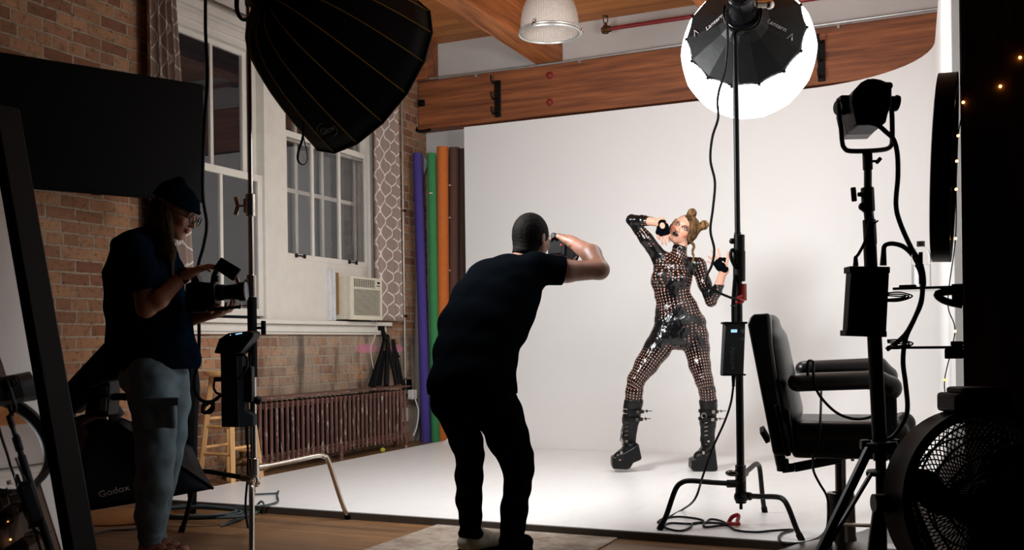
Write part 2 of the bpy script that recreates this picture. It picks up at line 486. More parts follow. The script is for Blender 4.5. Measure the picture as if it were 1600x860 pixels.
def brick_mat():
    k = NT('old_red_brick'); sp = k.n('ShaderNodeSeparateXYZ'); k.l(k.pos(), sp.inputs[0])
    P = k.pos()
    wob = k.noise(P, 5, 2); yy = k.math('ADD', sp.outputs[1], k.math('MULTIPLY', k.math('SUBTRACT', wob, 0.5), 0.02))
    zz = k.math('ADD', sp.outputs[2], k.math('MULTIPLY', k.math('SUBTRACT', k.noise(P, 6, 2), 0.5), 0.016))
    cb = k.n('ShaderNodeCombineXYZ'); k.l(yy, cb.inputs[0]); k.l(zz, cb.inputs[1])
    br = k.n('ShaderNodeTexBrick'); k.l(cb.outputs[0], br.inputs['Vector'])
    br.inputs['Scale'].default_value = 1; br.inputs['Brick Width'].default_value = 0.215; br.inputs['Row Height'].default_value = 0.077
    br.inputs['Mortar Size'].default_value = 0.008; br.inputs['Mortar Smooth'].default_value = 0.25; br.inputs['Bias'].default_value = 0.0
    br.offset = 0.5; br.squash = 0.55; br.squash_frequency = 5
    br.inputs['Color1'].default_value = (*lin((124, 78, 56)), 1); br.inputs['Color2'].default_value = (*lin((180, 134, 98)), 1)
    br.inputs['Mortar'].default_value = (*lin((166, 150, 130)), 1)
    n1 = k.noise(P, 26, 5, 0.65); n2 = k.noise(P, 3.2, 4)
    col = k.mix(k.ramp(n1, 0.52, 0.75), br.outputs[0], lin((84, 58, 44)))
    col = k.mix(k.math('MULTIPLY', k.ramp(n2, 0.4, 0.7), 0.45), col, lin((120, 92, 66)))
    pits = k.noise(k.scale(P, (1, 16, 30)), 1.6, 3, 0.7)
    col = k.mix(k.math('MULTIPLY', k.ramp(pits, 0.66, 0.72), 0.75), col, lin((48, 38, 32)))
    # worn, plaster-stained area under the window sill
    low = k.math('MULTIPLY', k.ramp(sp.outputs[2], 1.06, 0.98), k.ramp(sp.outputs[1], 5.6, 6.6))
    st = k.noise(k.scale(P, (1, 5, 2.4)), 1.1, 5, 0.65)
    worn = k.math('MULTIPLY', low, k.ramp(st, 0.34, 0.52))
    col = k.mix(k.math('MULTIPLY', worn, 0.62), col, lin((158, 148, 132)))
    so = k.noise(k.scale(P, (1, 7, 1.6), (3, 0, 0)), 1.0, 4, 0.6)
    col = k.mix(k.math('MULTIPLY', k.math('MULTIPLY', low, k.ramp(so, 0.48, 0.62)), 0.75), col, lin((66, 55, 47)))
    # pink chalk marks on two or three bricks
    def spot(y, z, ry, rz):
        a = k.math('POWER', k.math('DIVIDE', k.math('SUBTRACT', sp.outputs[1], y), ry), 2)
        b = k.math('POWER', k.math('DIVIDE', k.math('SUBTRACT', sp.outputs[2], z), rz), 2)
        return k.ramp(k.math('ADD', k.math('ADD', a, b), k.math('MULTIPLY', n1, 1.2)), 1.8, 1.1)
    pk = k.math('MAXIMUM', spot(7.62, 0.90, 0.2, 0.045), spot(8.12, 0.89, 0.14, 0.04))
    col = k.mix(k.math('MULTIPLY', pk, 0.7), col, lin((205, 120, 150)))
    h = k.math('SUBTRACT', k.math('MULTIPLY', n1, 0.35), k.math('MULTIPLY', br.outputs[1], 1.0))
    k.bump(k.math('SUBTRACT', h, k.math('MULTIPLY', k.ramp(pits, 0.6, 0.72), 0.5)), 0.8, 0.012)
    return k.out(col, 0.9)
M['brick'] = brick_mat()
M['plaster'] = plain('white_wall_paint', (200, 196, 192), 0.8, 0, 0.04, 3, 0.05)
def cyc_mat():
    k = NT('white_studio_paint'); P = k.pos(); c = lin((226, 225, 223))
    sp = k.n('ShaderNodeSeparateXYZ'); k.l(P, sp.inputs[0])
    n = k.noise(P, 1.4, 5, 0.6); sc = k.noise(k.scale(P, (9, 2, 9)), 2.2, 6, 0.7)
    fl = k.ramp(sp.outputs[2], 0.10, 0.05)
    col = k.mix(k.ramp(n, 0.3, 0.7), tuple(v * 0.97 for v in c), c)
    col = k.mix(k.math('MULTIPLY', fl, k.math('MULTIPLY', k.ramp(sc, 0.52, 0.72), 0.12)), col, lin((150, 146, 140)))
    r = k.math('SUBTRACT', 0.6, k.math('MULTIPLY', fl, 0.25))
    return k.out(col, r)
M['cyc'] = cyc_mat()
M['floor'] = planks('oak_floorboards', 'x', 0.057, (72, 50, 31), (140, 102, 66), 0.42, 0.03, 0.9, 0.35)
M['ceiling'] = planks('ceiling_boards', 'x', 0.14, (140, 80, 36), (216, 142, 74), 0.6, 0.03, 3.0, 0.5)
M['beam_x'] = wood('timber_along_x', 'x', (96, 50, 26), (160, 94, 52), 0.6)
M['beam_y'] = wood('timber_along_y', 'y', (118, 62, 28), (196, 120, 66), 0.6)
M['column_wood'] = wood('dark_timber_upright', 'z', (34, 22, 14), (96, 62, 38), 0.7)
M['pine'] = wood('pale_stool_wood', 'z', (196, 146, 92), (226, 180, 122), 0.45, 1.0, 0.03)
M['dark_edge'] = plain('dark_plywood_edge', (64, 52, 42), 0.8)
# ------------------------------------------------------------------ the room
WX = -4.85          # brick wall plane
BY = 8.75           # back wall plane
CEIL = 3.90
b = MB(); b.bb((-6.5, -1.0, -0.1), (3.0, 9.0, 0.0)); struct('floor', b, M['floor'], smooth=False)

b = MB(); T = 0.32                                   # brick wall around the window opening
b.bb((WX - T, 0.6, 0), (WX, 5.20, 4.3)); b.bb((WX - T, 7.74, 0), (WX, 9.0, 4.3))
b.bb((WX - T, 5.20, 0), (WX, 7.74, 1.04)); b.bb((WX - T, 5.20, 3.345), (WX, 7.74, 4.3))
struct('wall_left', b, M['brick'], smooth=False)
b = MB(); b.bb((WX, 5.12, 3.345), (WX + 0.012, 8.2, 3.9)); struct('trim_lintel_plaster', b, M['plaster'], smooth=False)
b = MB(); b.bb((-5.2, BY, 0), (0.9, BY + 0.1, 4.3)); struct('wall_back', b, M['plaster'], smooth=False)
b = MB(); b.bb((-5.2, -0.5, CEIL), (2.2, 9.0, CEIL + 0.1)); struct('ceiling', b, M['ceiling'], smooth=False)

# big timbers
b = MB(); b.bb((-4.84, 8.58, 3.03), (-0.13, 8.745, 3.50)); o = struct('timber_beam_back', b, M['beam_x'], bevel=0.006)
for X in (-3.585, -1.845, -0.105):
    b = MB(); b.bb((X, 3.2 if X < -0.5 else 5.2, 3.515), (X + 0.205, 8.74, CEIL + 0.005))
    struct('timber_beam', b, M['beam_y'], bevel=0.006)
b = MB(); b.bb((-4.84, 8.50, 3.505), (-4.70, 8.74, CEIL)); struct('timber_post', b, M['beam_x'], bevel=0.004)

# ------------------------------------------------------------------ white infinity cove and its low stage
X0, YB, FRY = -4.25, 8.40, 4.52
path = [(X0 + (-1.15 - X0) * i / 12, YB) for i in range(12)]
for i in range(15):
    a = math.pi / 2 * (1 - i / 14); path.append((-1.15 + math.cos(a) * 1.0, 7.4 + math.sin(a) * 1.0))
path += [(-0.15 + 0.12 * i / 8, 7.4 - 2.75 * i / 8) for i in range(1, 9)]
R_ = 0.62; ZS = 0.04; ZT = 2.965
prof = [(0, ZT), (0, 2.2), (0, 1.4), (0, ZS + R_)] + [(R_ - R_ * math.cos(math.pi / 2 * i / 12), ZS + R_ - R_ * math.sin(math.pi / 2 * i / 12)) for i in range(1, 13)]
b = MB(); nrm = []
for i, p in enumerate(path):
    q0 = V((*path[max(i - 1, 0)], 0)); q1 = V((*path[min(i + 1, len(path) - 1)], 0)); t = (q1 - q0).normalized()
    nrm.append(V((t.y, -t.x, 0)))            # points into the stage
for (o_, z) in prof:
    for p, n_ in zip(path, nrm): b.v.append(V((p[0], p[1], z + (0.0006 if o_ >= R_ else 0))) + n_ * o_)
NP = len(path)
for j in range(len(prof) - 1):
    for i in range(NP - 1): b.f.append([j * NP + i, j * NP + i + 1, (j + 1) * NP + i + 1, (j + 1) * NP + i]); b.mi.append(0)
# outer skin so the cove has thickness
base = len(b.v)
for z in (ZT, 0.0):
    for p, n_ in zip(path, nrm): b.v.append(V((p[0], p[1], z)) - n_ * 0.09)
for i in range(NP - 1):
    b.f.append([base + i, base + NP + i, base + NP + i + 1, base + i + 1]); b.f.append([i, base + i, base + i + 1, i + 1]); b.mi += [0, 0]
b.f.append([0] + [j * NP for j in range(1, len(prof))] + [base + NP, base]); b.mi.append(0)
e_ = NP - 1; b.f.append([e_] + [j * NP + e_ for j in range(1, len(prof))] + [base + NP + e_, base + e_]); b.mi.append(0)
struct('backdrop_cove', b, M['cyc'], angle=40)
b = MB(); b.v = []; b.prism([(-4.37, FRY, 0.012), (-0.02, FRY, 0.012), (-0.02, 7.4, 0.012), (-1.15, YB, 0.012), (X0, YB, 0.012), (-4.37, 8.3, 0.012)], (0, 0, 0.028))
struct('floor_stage', b, M['cyc'], smooth=False)
b = MB(); b.bb((-4.375, FRY - 0.008, 0.0), (-0.03, FRY - 0.0005, 0.036)); b.bb((-4.365, FRY, 0.0), (-0.03, 8.2, 0.0115)); struct('trim_stage_edge', b, M['dark_edge'], smooth=False)
b = MB(); b.prism([(0.13, 3.64, 0), (0.02, 3.64, 0), (0.0, 4.62, 0), (-0.10, 7.6, 0), (-0.02, 8.74, 0), (0.13, 8.74, 0)], (0, 0, CEIL))
struct('wall_right', b, M['plaster'], smooth=False)

# dark timber upright with the make-up shelves, and the dark partition beyond it
b = MB(); b.bb((0.0, 3.30, 0), (0.30, 3.62, CEIL)); struct('timber_post_right', b, M['column_wood'], bevel=0.008)
b = MB(); b.bb((0.30, 3.42, 0), (2.0, 3.55, CEIL)); struct('wall_partition', b, plain('near_black_partition_paint', (16, 15, 14), 0.8), smooth=False)

# ------------------------------------------------------------------ windows in the brick wall
def sash(name, y0, y1, z0, z1, x, muntins_y, muntins_z, wd, mw, parent, depth=0.035, glassx=0.0):
    b = MB()
    b.bb((x - depth / 2, y0, z0), (x + depth / 2, y0 + wd, z1)); b.bb((x - depth / 2, y1 - wd, z0), (x + depth / 2, y1, z1))
    b.bb((x - depth / 2, y0 + wd, z0), (x + depth / 2, y1 - wd, z0 + wd)); b.bb((x - depth / 2, y0 + wd, z1 - wd), (x + depth / 2, y1 - wd, z1))
    for y in muntins_y: b.bb((x - depth / 2 + .003, y - mw / 2, z0 + wd), (x + depth / 2 - .003, y + mw / 2, z1 - wd))
    for z in muntins_z: b.bb((x - depth / 2 + .005, y0 + wd, z - mw / 2), (x + depth / 2 - .005, y1 - wd, z + mw / 2))
    o = obj(name, b, M['white_paint'], parent, bevel=0.003)
    g = MB(); g.bb((x - 0.003, y0 + wd * .6, z0 + wd * .6), (x + 0.003, y1 - wd * .6, z1 - wd * .6))
    obj('pane', g, M['glass'], o, smooth=False)
    return o
w1 = bpy.data.objects.new('window_1', None); COL.objects.link(w1); w1.location = (WX, 5.7, 1.15); w1['_w'] = (WX, 5.7, 1.15); w1['kind'] = 'structure'
w2 = bpy.data.objects.new('window_2', None); COL.objects.link(w2); w2.location = (WX, 7.1, 1.15); w2['_w'] = (WX, 7.1, 1.15); w2['kind'] = 'structure'
xs = WX - 0.035
sash('upper_sash', 5.24, 6.08, 2.19, 3.16, xs - 0.045, [5.70], [], 0.045, 0.03, w1)
sash('lower_sash', 5.24, 6.20, 1.16, 2.235, xs, [5.74], [], 0.055, 0.03, w1)
sash('storm_sash', 6.46, 7.68, 1.50, 3.18, xs - 0.115, [6.79, 7.16], [2.20], 0.04, 0.035, w2)
sash('upper_sash', 6.46, 7.70, 2.58, 3.18, xs - 0.045, [6.86, 7.25], [], 0.045, 0.03, w2)
sash('lower_sash', 6.46, 7.70, 1.62, 2.645, xs, [6.86, 7.25], [], 0.05, 0.03, w2)
b = MB()
b.bb((WX - 0.13, 5.20, 3.15), (WX - 0.005, 7.74, 3.345)); b.bb((WX - 0.05, 5.20, 3.20), (WX + 0.022, 7.74, 3.25)); b.bb((WX - 0.05, 5.20, 3.285), (WX + 0.04, 7.74, 3.34))
obj('head_casing', b, M['white_paint'], w2, bevel=0.004)
b = MB(); b.bb((WX - 0.14, 6.20, 1.12), (WX + 0.006, 6.47, 3.16)); b.bb((WX - 0.13, 6.10, 2.24), (WX - 0.07, 6.21, 3.16))
obj('middle_casing', b, M['white_paint'], w2, bevel=0.004)
b = MB(); b.bb((WX - 0.14, 5.20, 1.12), (WX + 0.004, 5.245, 3.16)); obj('side_casing', b, M['white_paint'], w1, bevel=0.003)
b = MB(); b.bb((WX - 0.14, 7.695, 1.12), (WX + 0.004, 7.74, 3.16)); obj('side_casing', b, M['white_paint'], w2, bevel=0.003)
b = MB(); b.bb((WX - 0.06, 6.46, 1.12), (WX - 0.012, 7.14, 1.625)); obj('infill_panel', b, M['white_paint'], w2, bevel=0.002)
b = MB(); b.bb((WX - 0.14, 5.14, 1.10), (WX + 0.085, 7.92, 1.135)); b.bb((WX - 0.10, 5.17, 1.04), (WX + 0.045, 7.88, 1.10)); b.bb((WX - 0.1, 5.17, 1.02), (WX + 0.03, 7.88, 1.05))
obj('sill', b, M['white_paint'], w2, bevel=0.006)
for y in (6.66, 7.42):
    b = MB(); z = 1.655 - 0.0; x = WX - 0.012
    b.bar((x + .012, y - .055, z), (x + .012, y + .055, z), 0.01, 0.01)
    for q in (-.055, .055): b.box((x + .006, y + q, z), (0.016, 0.02, 0.032))
    obj('sash_lift', b, M['black_metal'], w2, bevel=0.002)

# ------------------------------------------------------------------ things fixed to walls, ceiling and timbers
b = MB(); b.tube([(-4.82, 8.56, 3.515), (-3.6, 8.56, 3.50), (-2.4, 8.56, 3.508), (-1.2, 8.56, 3.515), (-0.15, 8.56, 3.52)], 0.011, 8)
for X in (-4.2, -3.15, -2.05, -0.9): b.box((X, 8.568, 3.495), (0.02, 0.02, 0.05))
tag(obj('conduit', b, plain('galvanised_conduit', (170, 172, 170), 0.35, 0.6)), 'thin grey metal conduit running along the top edge of the back beam', 'conduit')

p0 = on_y(948, 45, 8.5); PZ = 3.71; PY = 8.47
b = MB(); b.cyl((p0.x + .03, PY, PZ), (-0.12, PY, PZ), 0.018, n=14)
t = thing('sprinkler_pipe', (p0.x, PY, PZ - 0.03), 'red sprinkler pipe with a brass head under the wooden ceiling', 'pipe')
obj('pipe', b, M['red_pipe'], t)
b = MB(); b.cyl((p0.x - .035, PY, PZ - .005), (p0.x + .05, PY, PZ), 0.028); b.cyl((p0.x, PY, PZ - .035), (p0.x, PY, PZ + .035), 0.03, 0.024)
obj('elbow_fitting', b, M['brass'], t, bevel=0.003)
b = MB(); b.cyl((p0.x, PY, PZ + .03), (p0.x, PY, PZ + .06), 0.014); b.tube([(p0.x - .018, PY, PZ + .06), (p0.x - .02, PY, PZ + .1), (p0.x, PY, PZ + .115), (p0.x + .02, PY, PZ + .1), (p0.x + .018, PY, PZ + .06)], 0.005, 6, 3); b.cyl((p0.x, PY, PZ + .114), (p0.x, PY, PZ + .12), 0.028)
obj('sprinkler_head', b, M['brass'], t)
b = MB(); b.ring((-1.70, PY, PZ), (1, 0, 0), 0.024, 0.005, 20, 6); b.bar((-1.70, PY, PZ + .022), (-1.70, PY, 3.86), 0.004, 0.016)
obj('pipe_hanger', b, M['red_pipe'], t)

def bolt(px, py, label):
    c = on_y(px, py, 8.58)
    b = MB(); b.lathe([(0, -.028), (.014, -.026), (.022, -.02), (.024, -.012), (.036, -.01), (.038, 0)], (c.x, 8.58, c.z), (0, 1, 0), 6)
    tag(obj('beam_bolt', b, plain('red_bolt_paint', (128, 34, 26), 0.5)), label, 'bolt')
bolt(859, 118, 'red painted bolt head on the back beam, the upper one of two')
bolt(859, 160, 'red painted bolt head on the back beam, the lower one of two')
def hook_rack(px, y0, y1, label, face=-1):
    a = on_y(px, y0, 8.56); c = on_y(px, y1, 8.56); X = a.x
    t = thing('backdrop_bracket', (X, 8.57, c.z), label, 'bracket')
    b = MB(); b.bb((X - .028, 8.548, c.z), (X + .028, 8.578, a.z)); obj('bracket_plate', b, M['black_metal'], t, bevel=0.003)
    for f in (0.04, 0.48, 0.88):
        z = a.z + (c.z - a.z) * f
        b = MB(); b.tube([(X, 8.55, z), (X, 8.50, z - .02), (X - .005, 8.47, z - .03), (X - .01, 8.445, z + .0), (X - .01, 8.44, z + .035)], 0.012, 6, 4, flat=0.6)
        obj('hook', b, M['black_metal'], t)
hook_rack(777, 126, 183, 'black three hook backdrop bracket on the back beam beside the red bolts')
hook_rack(1283, 63, 127, 'black hook bracket on the back beam right of the glowing lantern')
c = on_y(660, 162, 8.58)
b = MB(); b.box((c.x, 8.56, c.z), (0.06, 0.04, 0.06)); b.cyl((c.x, 8.54, c.z), (c.x, 8.53, c.z), 0.02)
tag(obj('junction_box', b, M['black_plastic'], bevel=0.004), 'small black square box on the left end of the back beam', 'box')
c = on_y(655, 208, 8.55)
b = MB(); b.tube([(-4.86, 8.57, 3.06), (-4.84, 8.55, 3.02), (-4.78, 8.56, 3.01), (-4.70, 8.57, 3.02)], 0.014, 6)
tag(obj('iron_strap', b, M['black_metal']), 'small black iron strap under the beam end at the brick corner', 'strap')

# conduit down the brick, outlet, plugs and cords
cx = WX + 0.018
t = thing('wall_conduit', (cx, 8.25, 0.55), 'thin silver conduit running down the brick wall to an outlet', 'conduit')
b = MB(); b.tube([(cx, 8.25, 3.4), (cx, 8.25, 2.2), (cx, 8.25, 0.62)], 0.011, 8, 2); obj('pipe', b, plain('silver_conduit', (176, 170, 160), 0.35, 0.7), t)
for z in (2.2, 1.2):
    b = MB(); b.box((WX + .02, 8.25, z), (0.036, 0.045, 0.02)); obj('pipe_clip', b, M['chrome'], t)
b = MB(); b.bb((WX, 8.21, 0.46), (WX + .05, 8.32, 0.60)); obj('outlet_box', b, M['dark_chrome'], t, bevel=0.005)
b = MB(); b.bb((WX + .05, 8.24, 0.41), (WX + .10, 8.33, 0.50)); b.tube([(WX + .09, 8.3, .42), (WX + .11, 8.33, .3), (WX + .1, 8.32, .16), (WX + .08, 8.28, .06)], 0.008, 8)
tag(obj('power_adapter', b, plain('white_plastic', (200, 198, 194), 0.5), bevel=0.006), 'white plug adapter with a white cord at the outlet beside the radiator', 'plug')
b = MB(); b.bb((WX + .02, 8.18, 0.20), (WX + .03, 8.28, 0.33)); tag(obj('wall_tag', b, M['plaster'], bevel=0.002), 'small white card on the brick beside the radiator end', 'card')
# dark curtain rod
t = thing('curtain_rod', (WX + .07, 6.5, 3.32), 'thin metal curtain rod above the two windows', 'rod')
b = MB(); b.cyl((WX + .07, 4.85, 3.36), (WX + .07, 8.15, 3.36), 0.01, n=12); obj('rod', b, M['dark_chrome'], t)
for y in (4.95, 6.45, 8.05):
    b = MB(); b.bar((WX + .004, y, 3.36), (WX + .07, y, 3.36), 0.012, 0.03); obj('rod_bracket', b, M['dark_chrome'], t)

def lattice_fabric():
    k = NT('lattice_curtain_cloth'); uv = k.n('ShaderNodeUVMap').outputs[0]
    sp = k.n('ShaderNodeSeparateXYZ'); k.l(uv, sp.inputs[0])
    # ogee lattice: two families of wavy lines
    u = k.math('MULTIPLY', sp.outputs[0], 1 / 0.15); v = k.math('MULTIPLY', sp.outputs[1], 1 / 0.20)
    tri = k.math('MULTIPLY', k.math('SINE', k.math('MULTIPLY', v, 2 * math.pi)), 0.25)
    a = k.math('ABSOLUTE', k.math('SUBTRACT', k.math('FRACT', k.math('ADD', k.math('ADD', u, tri), 0.25)), 0.5))
    c = k.math('ABSOLUTE', k.math('SUBTRACT', k.math('FRACT', k.math('ADD', k.math('SUBTRACT', u, tri), 0.75)), 0.5))
    line = k.math('LESS_THAN', k.math('MINIMUM', a, c), 0.055)
    col = k.mix(line, lin((150, 130, 120)), lin((215, 208, 200)))
    return k.out(col, 0.9)
M['lattice'] = lattice_fabric()
def curtain(y0, y1, z0, z1, folds, label, amp=0.035, cloth_w=1.5, xo=0.08, flare=0.0):
    nu, nv = folds * 14 + 1, 30
    me = bpy.data.meshes.new('curtain'); vs = []; fs = []; uvs = []
    for j in range(nv):
        v = j / (nv - 1)
        for i in range(nu):
            u = i / (nu - 1); ph = u * folds * 2 * math.pi
            x = WX + xo + amp * (math.sin(ph) + 0.25 * math.sin(ph * 2.3 + 1)) * (0.75 + 0.35 * (1 - v))
            y = y0 + (y1 - y0 + flare * (1 - v)) * u + 0.012 * math.sin(ph + 1.2 + v)
            vs.append((x - (WX), y - y0, (z0 + (z1 - z0) * v) - z0)); uvs.append((u * cloth_w, z0 + (z1 - z0) * v))
    for j in range(nv - 1):
        for i in range(nu - 1): fs.append((j * nu + i, j * nu + i + 1, (j + 1) * nu + i + 1, (j + 1) * nu + i))
    me.from_pydata(vs, [], fs); me.materials.append(M['lattice'])
    ul = me.uv_layers.new(name='UVMap')
    for lp in me.loops: ul.data[lp.index].uv = uvs[lp.vertex_index]
    me.polygons.foreach_set('use_smooth', [True] * len(me.polygons))
    o = bpy.data.objects.new('curtain', me); COL.objects.link(o); o.location = (WX, y0, z0); o['_w'] = (WX, y0, z0)
    md = o.modifiers.new('solid', 'SOLIDIFY'); md.thickness = 0.004
    tag(o, label, 'curtain')
curtain(7.63, 8.05, 1.15, 3.35, 4, 'beige curtain with white lattice pattern right of the air conditioner', cloth_w=0.95, flare=0.05)
curtain(4.92, 5.17, 1.2, 3.35, 4, 'beige lattice curtain left of the tall windows, partly behind the television', cloth_w=0.8, flare=0.16)

# ------------------------------------------------------------------ pendant lamp
pc = at(859, 52, 6.7); R = 0.205
t = thing('pendant_lamp', pc, 'ribbed glass dome pendant lamp with a silver rim hanging from the ceiling', 'lamp')
k = NT('ribbed_prismatic_glass'); g_ = k.coord(); wv = k.n('ShaderNodeSeparateXYZ'); k.l(g_, wv.inputs[0])
ang = k.math('ARCTAN2', wv.outputs[1], wv.outputs[0])
rib = k.math('SINE', k.math('MULTIPLY', ang, 72)); rib2 = k.math('SINE', k.math('MULTIPLY', wv.outputs[2], 420))
k.bump(k.math('ADD', rib, k.math('MULTIPLY', rib2, 0.5)), 0.45, 0.003)
k.b.inputs['Transmission Weight'].default_value = 0.45; k.b.inputs['IOR'].default_value = 1.3
M['ribbed'] = k.out(lin((206, 194, 184)), 0.25)
prof = []
for i in range(22):
    a = i / 21; z = a * 0.34; r = R * 0.96 * (1 - a ** 2.6) ** 0.62 if a < 0.93 else R * 0.96 * (1 - 0.93 ** 2.6) ** 0.62 * (1 - (a - .93) * 4)
    prof.append((r, z))
prof_in = [(max(r - 0.006, 0.01), z) for r, z in prof[::-1]]
b = MB(); b.lathe(prof + prof_in, pc, n=72); obj('glass_shade', b, M['ribbed'], t)
b = MB(); b.ring(pc + V((0, 0, -0.004)), (0, 0, 1), R, 0.008, 56, 8); b.ring(pc + V((0, 0, 0.016)), (0, 0, 1), R * 0.985, 0.005, 56, 6)
b.lathe([(R * .985, -.004), (R * .985, .018)], pc, n=56)
obj('rim', b, plain('silver_rim', (196, 200, 196), 0.3, 0.8), t)
for a in (0.5, 2.6, 4.6):
    d = V((math.cos(a), math.sin(a), 0)); b = MB(); b.box(pc + d * (R + .008) + V((0, 0, .008)), (0.022, 0.022, 0.02)); b.ball(pc + d * (R + .012) + V((0, 0, .028)), 0.009)
    obj('clip', b, M['chrome'], t, bevel=0.003)
b = MB(); b.lathe([(0.09, .31), (.095, .34), (.07, .37), (.068, .50), (.05, .53), (.012, .55), (.01, CEIL - pc.z)], pc, n=28)
obj('lamp_housing', b, M['dark_chrome'], t)
# ------------------------------------------------------------------ air conditioner in the window
t = thing('air_conditioner', (WX + .1, 7.47, 1.15), 'cream window air conditioner with horizontal louvres on the window sill', 'air conditioner')
y0, y1, z0, z1 = 7.14, 7.62, 1.150, 1.515; xf = WX + 0.16
b = MB(); b.bb((WX - 0.25, y0, z0), (xf - 0.03, y1, z1)); obj('case', b, M['ac_plastic'], t, bevel=0.006)
b = MB()
b.bb((xf - .03, y0 - .008, z0 - .004), (xf, y0 + .035, z1)); b.bb((xf - .03, y1 - .02, z0 - .004), (xf, y1 + .006, z1))
b.bb((xf - .03, y0 + .03, z0 - .004), (xf, y1 - .015, z0 + .035)); b.bb((xf - .03, y0 + .03, z1 - .022), (xf, y1 - .015, z1)); b.bb((xf - .03, y0 + .03, z1 - .105), (xf, y1 - .015, z1 - .088))
obj('front_frame', b, M['ac_plastic'], t, bevel=0.004)
b = MB(); b.bb((xf - .032, y0 + .03, z0 + .03), (xf - .026, y1 - .015, z1 - .1)); b.bb((xf - .032, y0 + .03, z1 - .09), (xf - .026, y1 - .09, z1 - .02)); obj('dark_recess', b, plain('ac_recess', (34, 32, 28), 0.8), t)
b = MB()
for i in range(22):
    z = z0 + .04 + i * .0103; b.bar((xf - .010, y0 + .033, z), (xf - .010, y1 - .018, z), 0.016, 0.0045)
obj('lower_grille', b, M['ac_plastic'], t)
b = MB()
for i in range(5): z = z1 - .082 + i * .0125; b.bar((xf - .010, y0 + .033, z), (xf - .010, y1 - .10, z), 0.014, 0.004)
for i in range(9): y = y0 + .05 + i * .036; b.bb((xf - .02, y, z1 - .088), (xf - .014, y + .006, z1 - .022))
obj('upper_vent', b, M['ac_plastic'], t)
b = MB(); b.bb((xf - .03, y1 - .10, z1 - .09), (xf - .002, y1 - .018, z1 - .02)); p = obj('control_panel', b, M['ac_plastic'], t, bevel=0.003)
b = MB(); b.bb((xf - .003, y1 - .075, z1 - .05), (xf, y1 - .03, z1 - .032)); b.bb((xf - .003, y1 - .085, z1 - .072), (xf, y1 - .03, z1 - .064)); obj('display', b, M['black_plastic'], p)
b = MB(); b.bb((WX - .03, 7.07, 1.14), (WX + .03, 7.10, 1.56)); b.bb((WX - .04, 7.03, 1.14), (WX + .015, 7.07, 1.57))
tag(obj('filler_strip', b, plain('white_insulation', (206, 206, 208), 0.7), bevel=0.004), 'taped white filler strip left of the air conditioner', 'strip')
b = MB(); b.bb((WX - .02, 7.10, 1.20), (WX + .035, 7.132, 1.545))
tag(obj('cardboard_strip', b, plain('brown_cardboard', (132, 96, 52), 0.9)), 'brown cardboard strip wedged beside the air conditioner', 'strip')
b = MB(); b.bb((WX - .09, 7.14, 1.515), (WX - .02, 7.695, 1.625)); o = obj('filler_board', b, M['white_paint'], None, bevel=0.002); tag(o, 'white board filling the gap above the air conditioner', 'board')
b = MB(); c1 = plain('off_white_cord', (190, 184, 170), 0.6)
b.tube([(xf - .05, 7.60, 1.145), (xf - .06, 7.60, 1.02), (WX + .05, 7.60, .9), (WX + .05, 7.63, .75), (WX + .06, 7.68, .62), (WX + .06, 7.7, .56)], 0.005, 6)
tag(obj('cord', b, c1), 'off-white power cord hanging below the air conditioner', 'cord')

# ------------------------------------------------------------------ radiator
k = NT('chipped_brown_radiator_paint'); P = k.pos()
n1 = k.noise(k.scale(P, (30, 30, 5)), 1.6, 5, 0.7); n2 = k.noise(P, 3, 3)
col = k.mix(k.ramp(n2, .35, .65), lin((80, 48, 40)), lin((104, 66, 56)))
col = k.mix(k.math('MULTIPLY', k.ramp(n1, .58, .64), .85), col, lin((186, 172, 166)))
M['radiator'] = k.out(col, 0.5)
RX = -4.66
t = thing('radiator', (RX, 6.8, 0), 'long brown cast iron column radiator with chipped paint under the window', 'radiator')
ys = [5.80 + 0.0637 * i for i in range(33)]
proto = None
for i, y in enumerate(ys):
    if proto is None:
        b = MB()
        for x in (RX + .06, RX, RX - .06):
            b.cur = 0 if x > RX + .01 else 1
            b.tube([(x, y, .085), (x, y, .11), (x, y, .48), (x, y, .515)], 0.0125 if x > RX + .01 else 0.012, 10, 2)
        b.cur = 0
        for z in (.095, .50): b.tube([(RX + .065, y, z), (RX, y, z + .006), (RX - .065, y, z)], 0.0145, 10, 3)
        proto = obj('section', b, [M['radiator'], plain('shade_dark_cast_iron', (24, 18, 16), .9, spec=.1)], t)  # middle and rear columns near-black: shade of the gaps put into their colour
    else:
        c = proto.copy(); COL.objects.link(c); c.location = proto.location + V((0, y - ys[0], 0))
for z in (.12, .485):
    b = MB(); b.cyl((RX, ys[0] - .03, z), (RX, ys[-1] + .03, z), 0.018, n=12); obj('header_pipe', b, M['radiator'], t)
for y in (5.82, 6.82, 7.86):
    for x in (RX + .06, RX - .06):
        b = MB(); b.cyl((x, y, .12), (x, y, 0.02), .022, .017, n=12); b.cyl((x, y, .02), (x, y, 0), .022, .026, n=12); obj('foot', b, M['radiator'], t)
b = MB(); b.bb((RX - .11, 5.75, 0.545), (RX + .08, 7.92, 0.558)); tag(obj('radiator_shelf', b, M['radiator'], bevel=0.003), 'flat dusty brown board lying on top of the radiator', 'board')
b = MB(); b.tube([(RX - .02, 5.77, .12), (RX, 5.66, .12), (RX - .05, 5.6, .08), (RX - .08, 5.58, .0)], .024, 10); b.ball((RX, 5.68, .12), .04, n=12); b.cyl((RX, 5.68, .12), (RX, 5.68, .22), .02, .03)
tag(obj('radiator_valve', b, M['brass']), 'dull pipe and valve joining the near end of the radiator', 'valve')
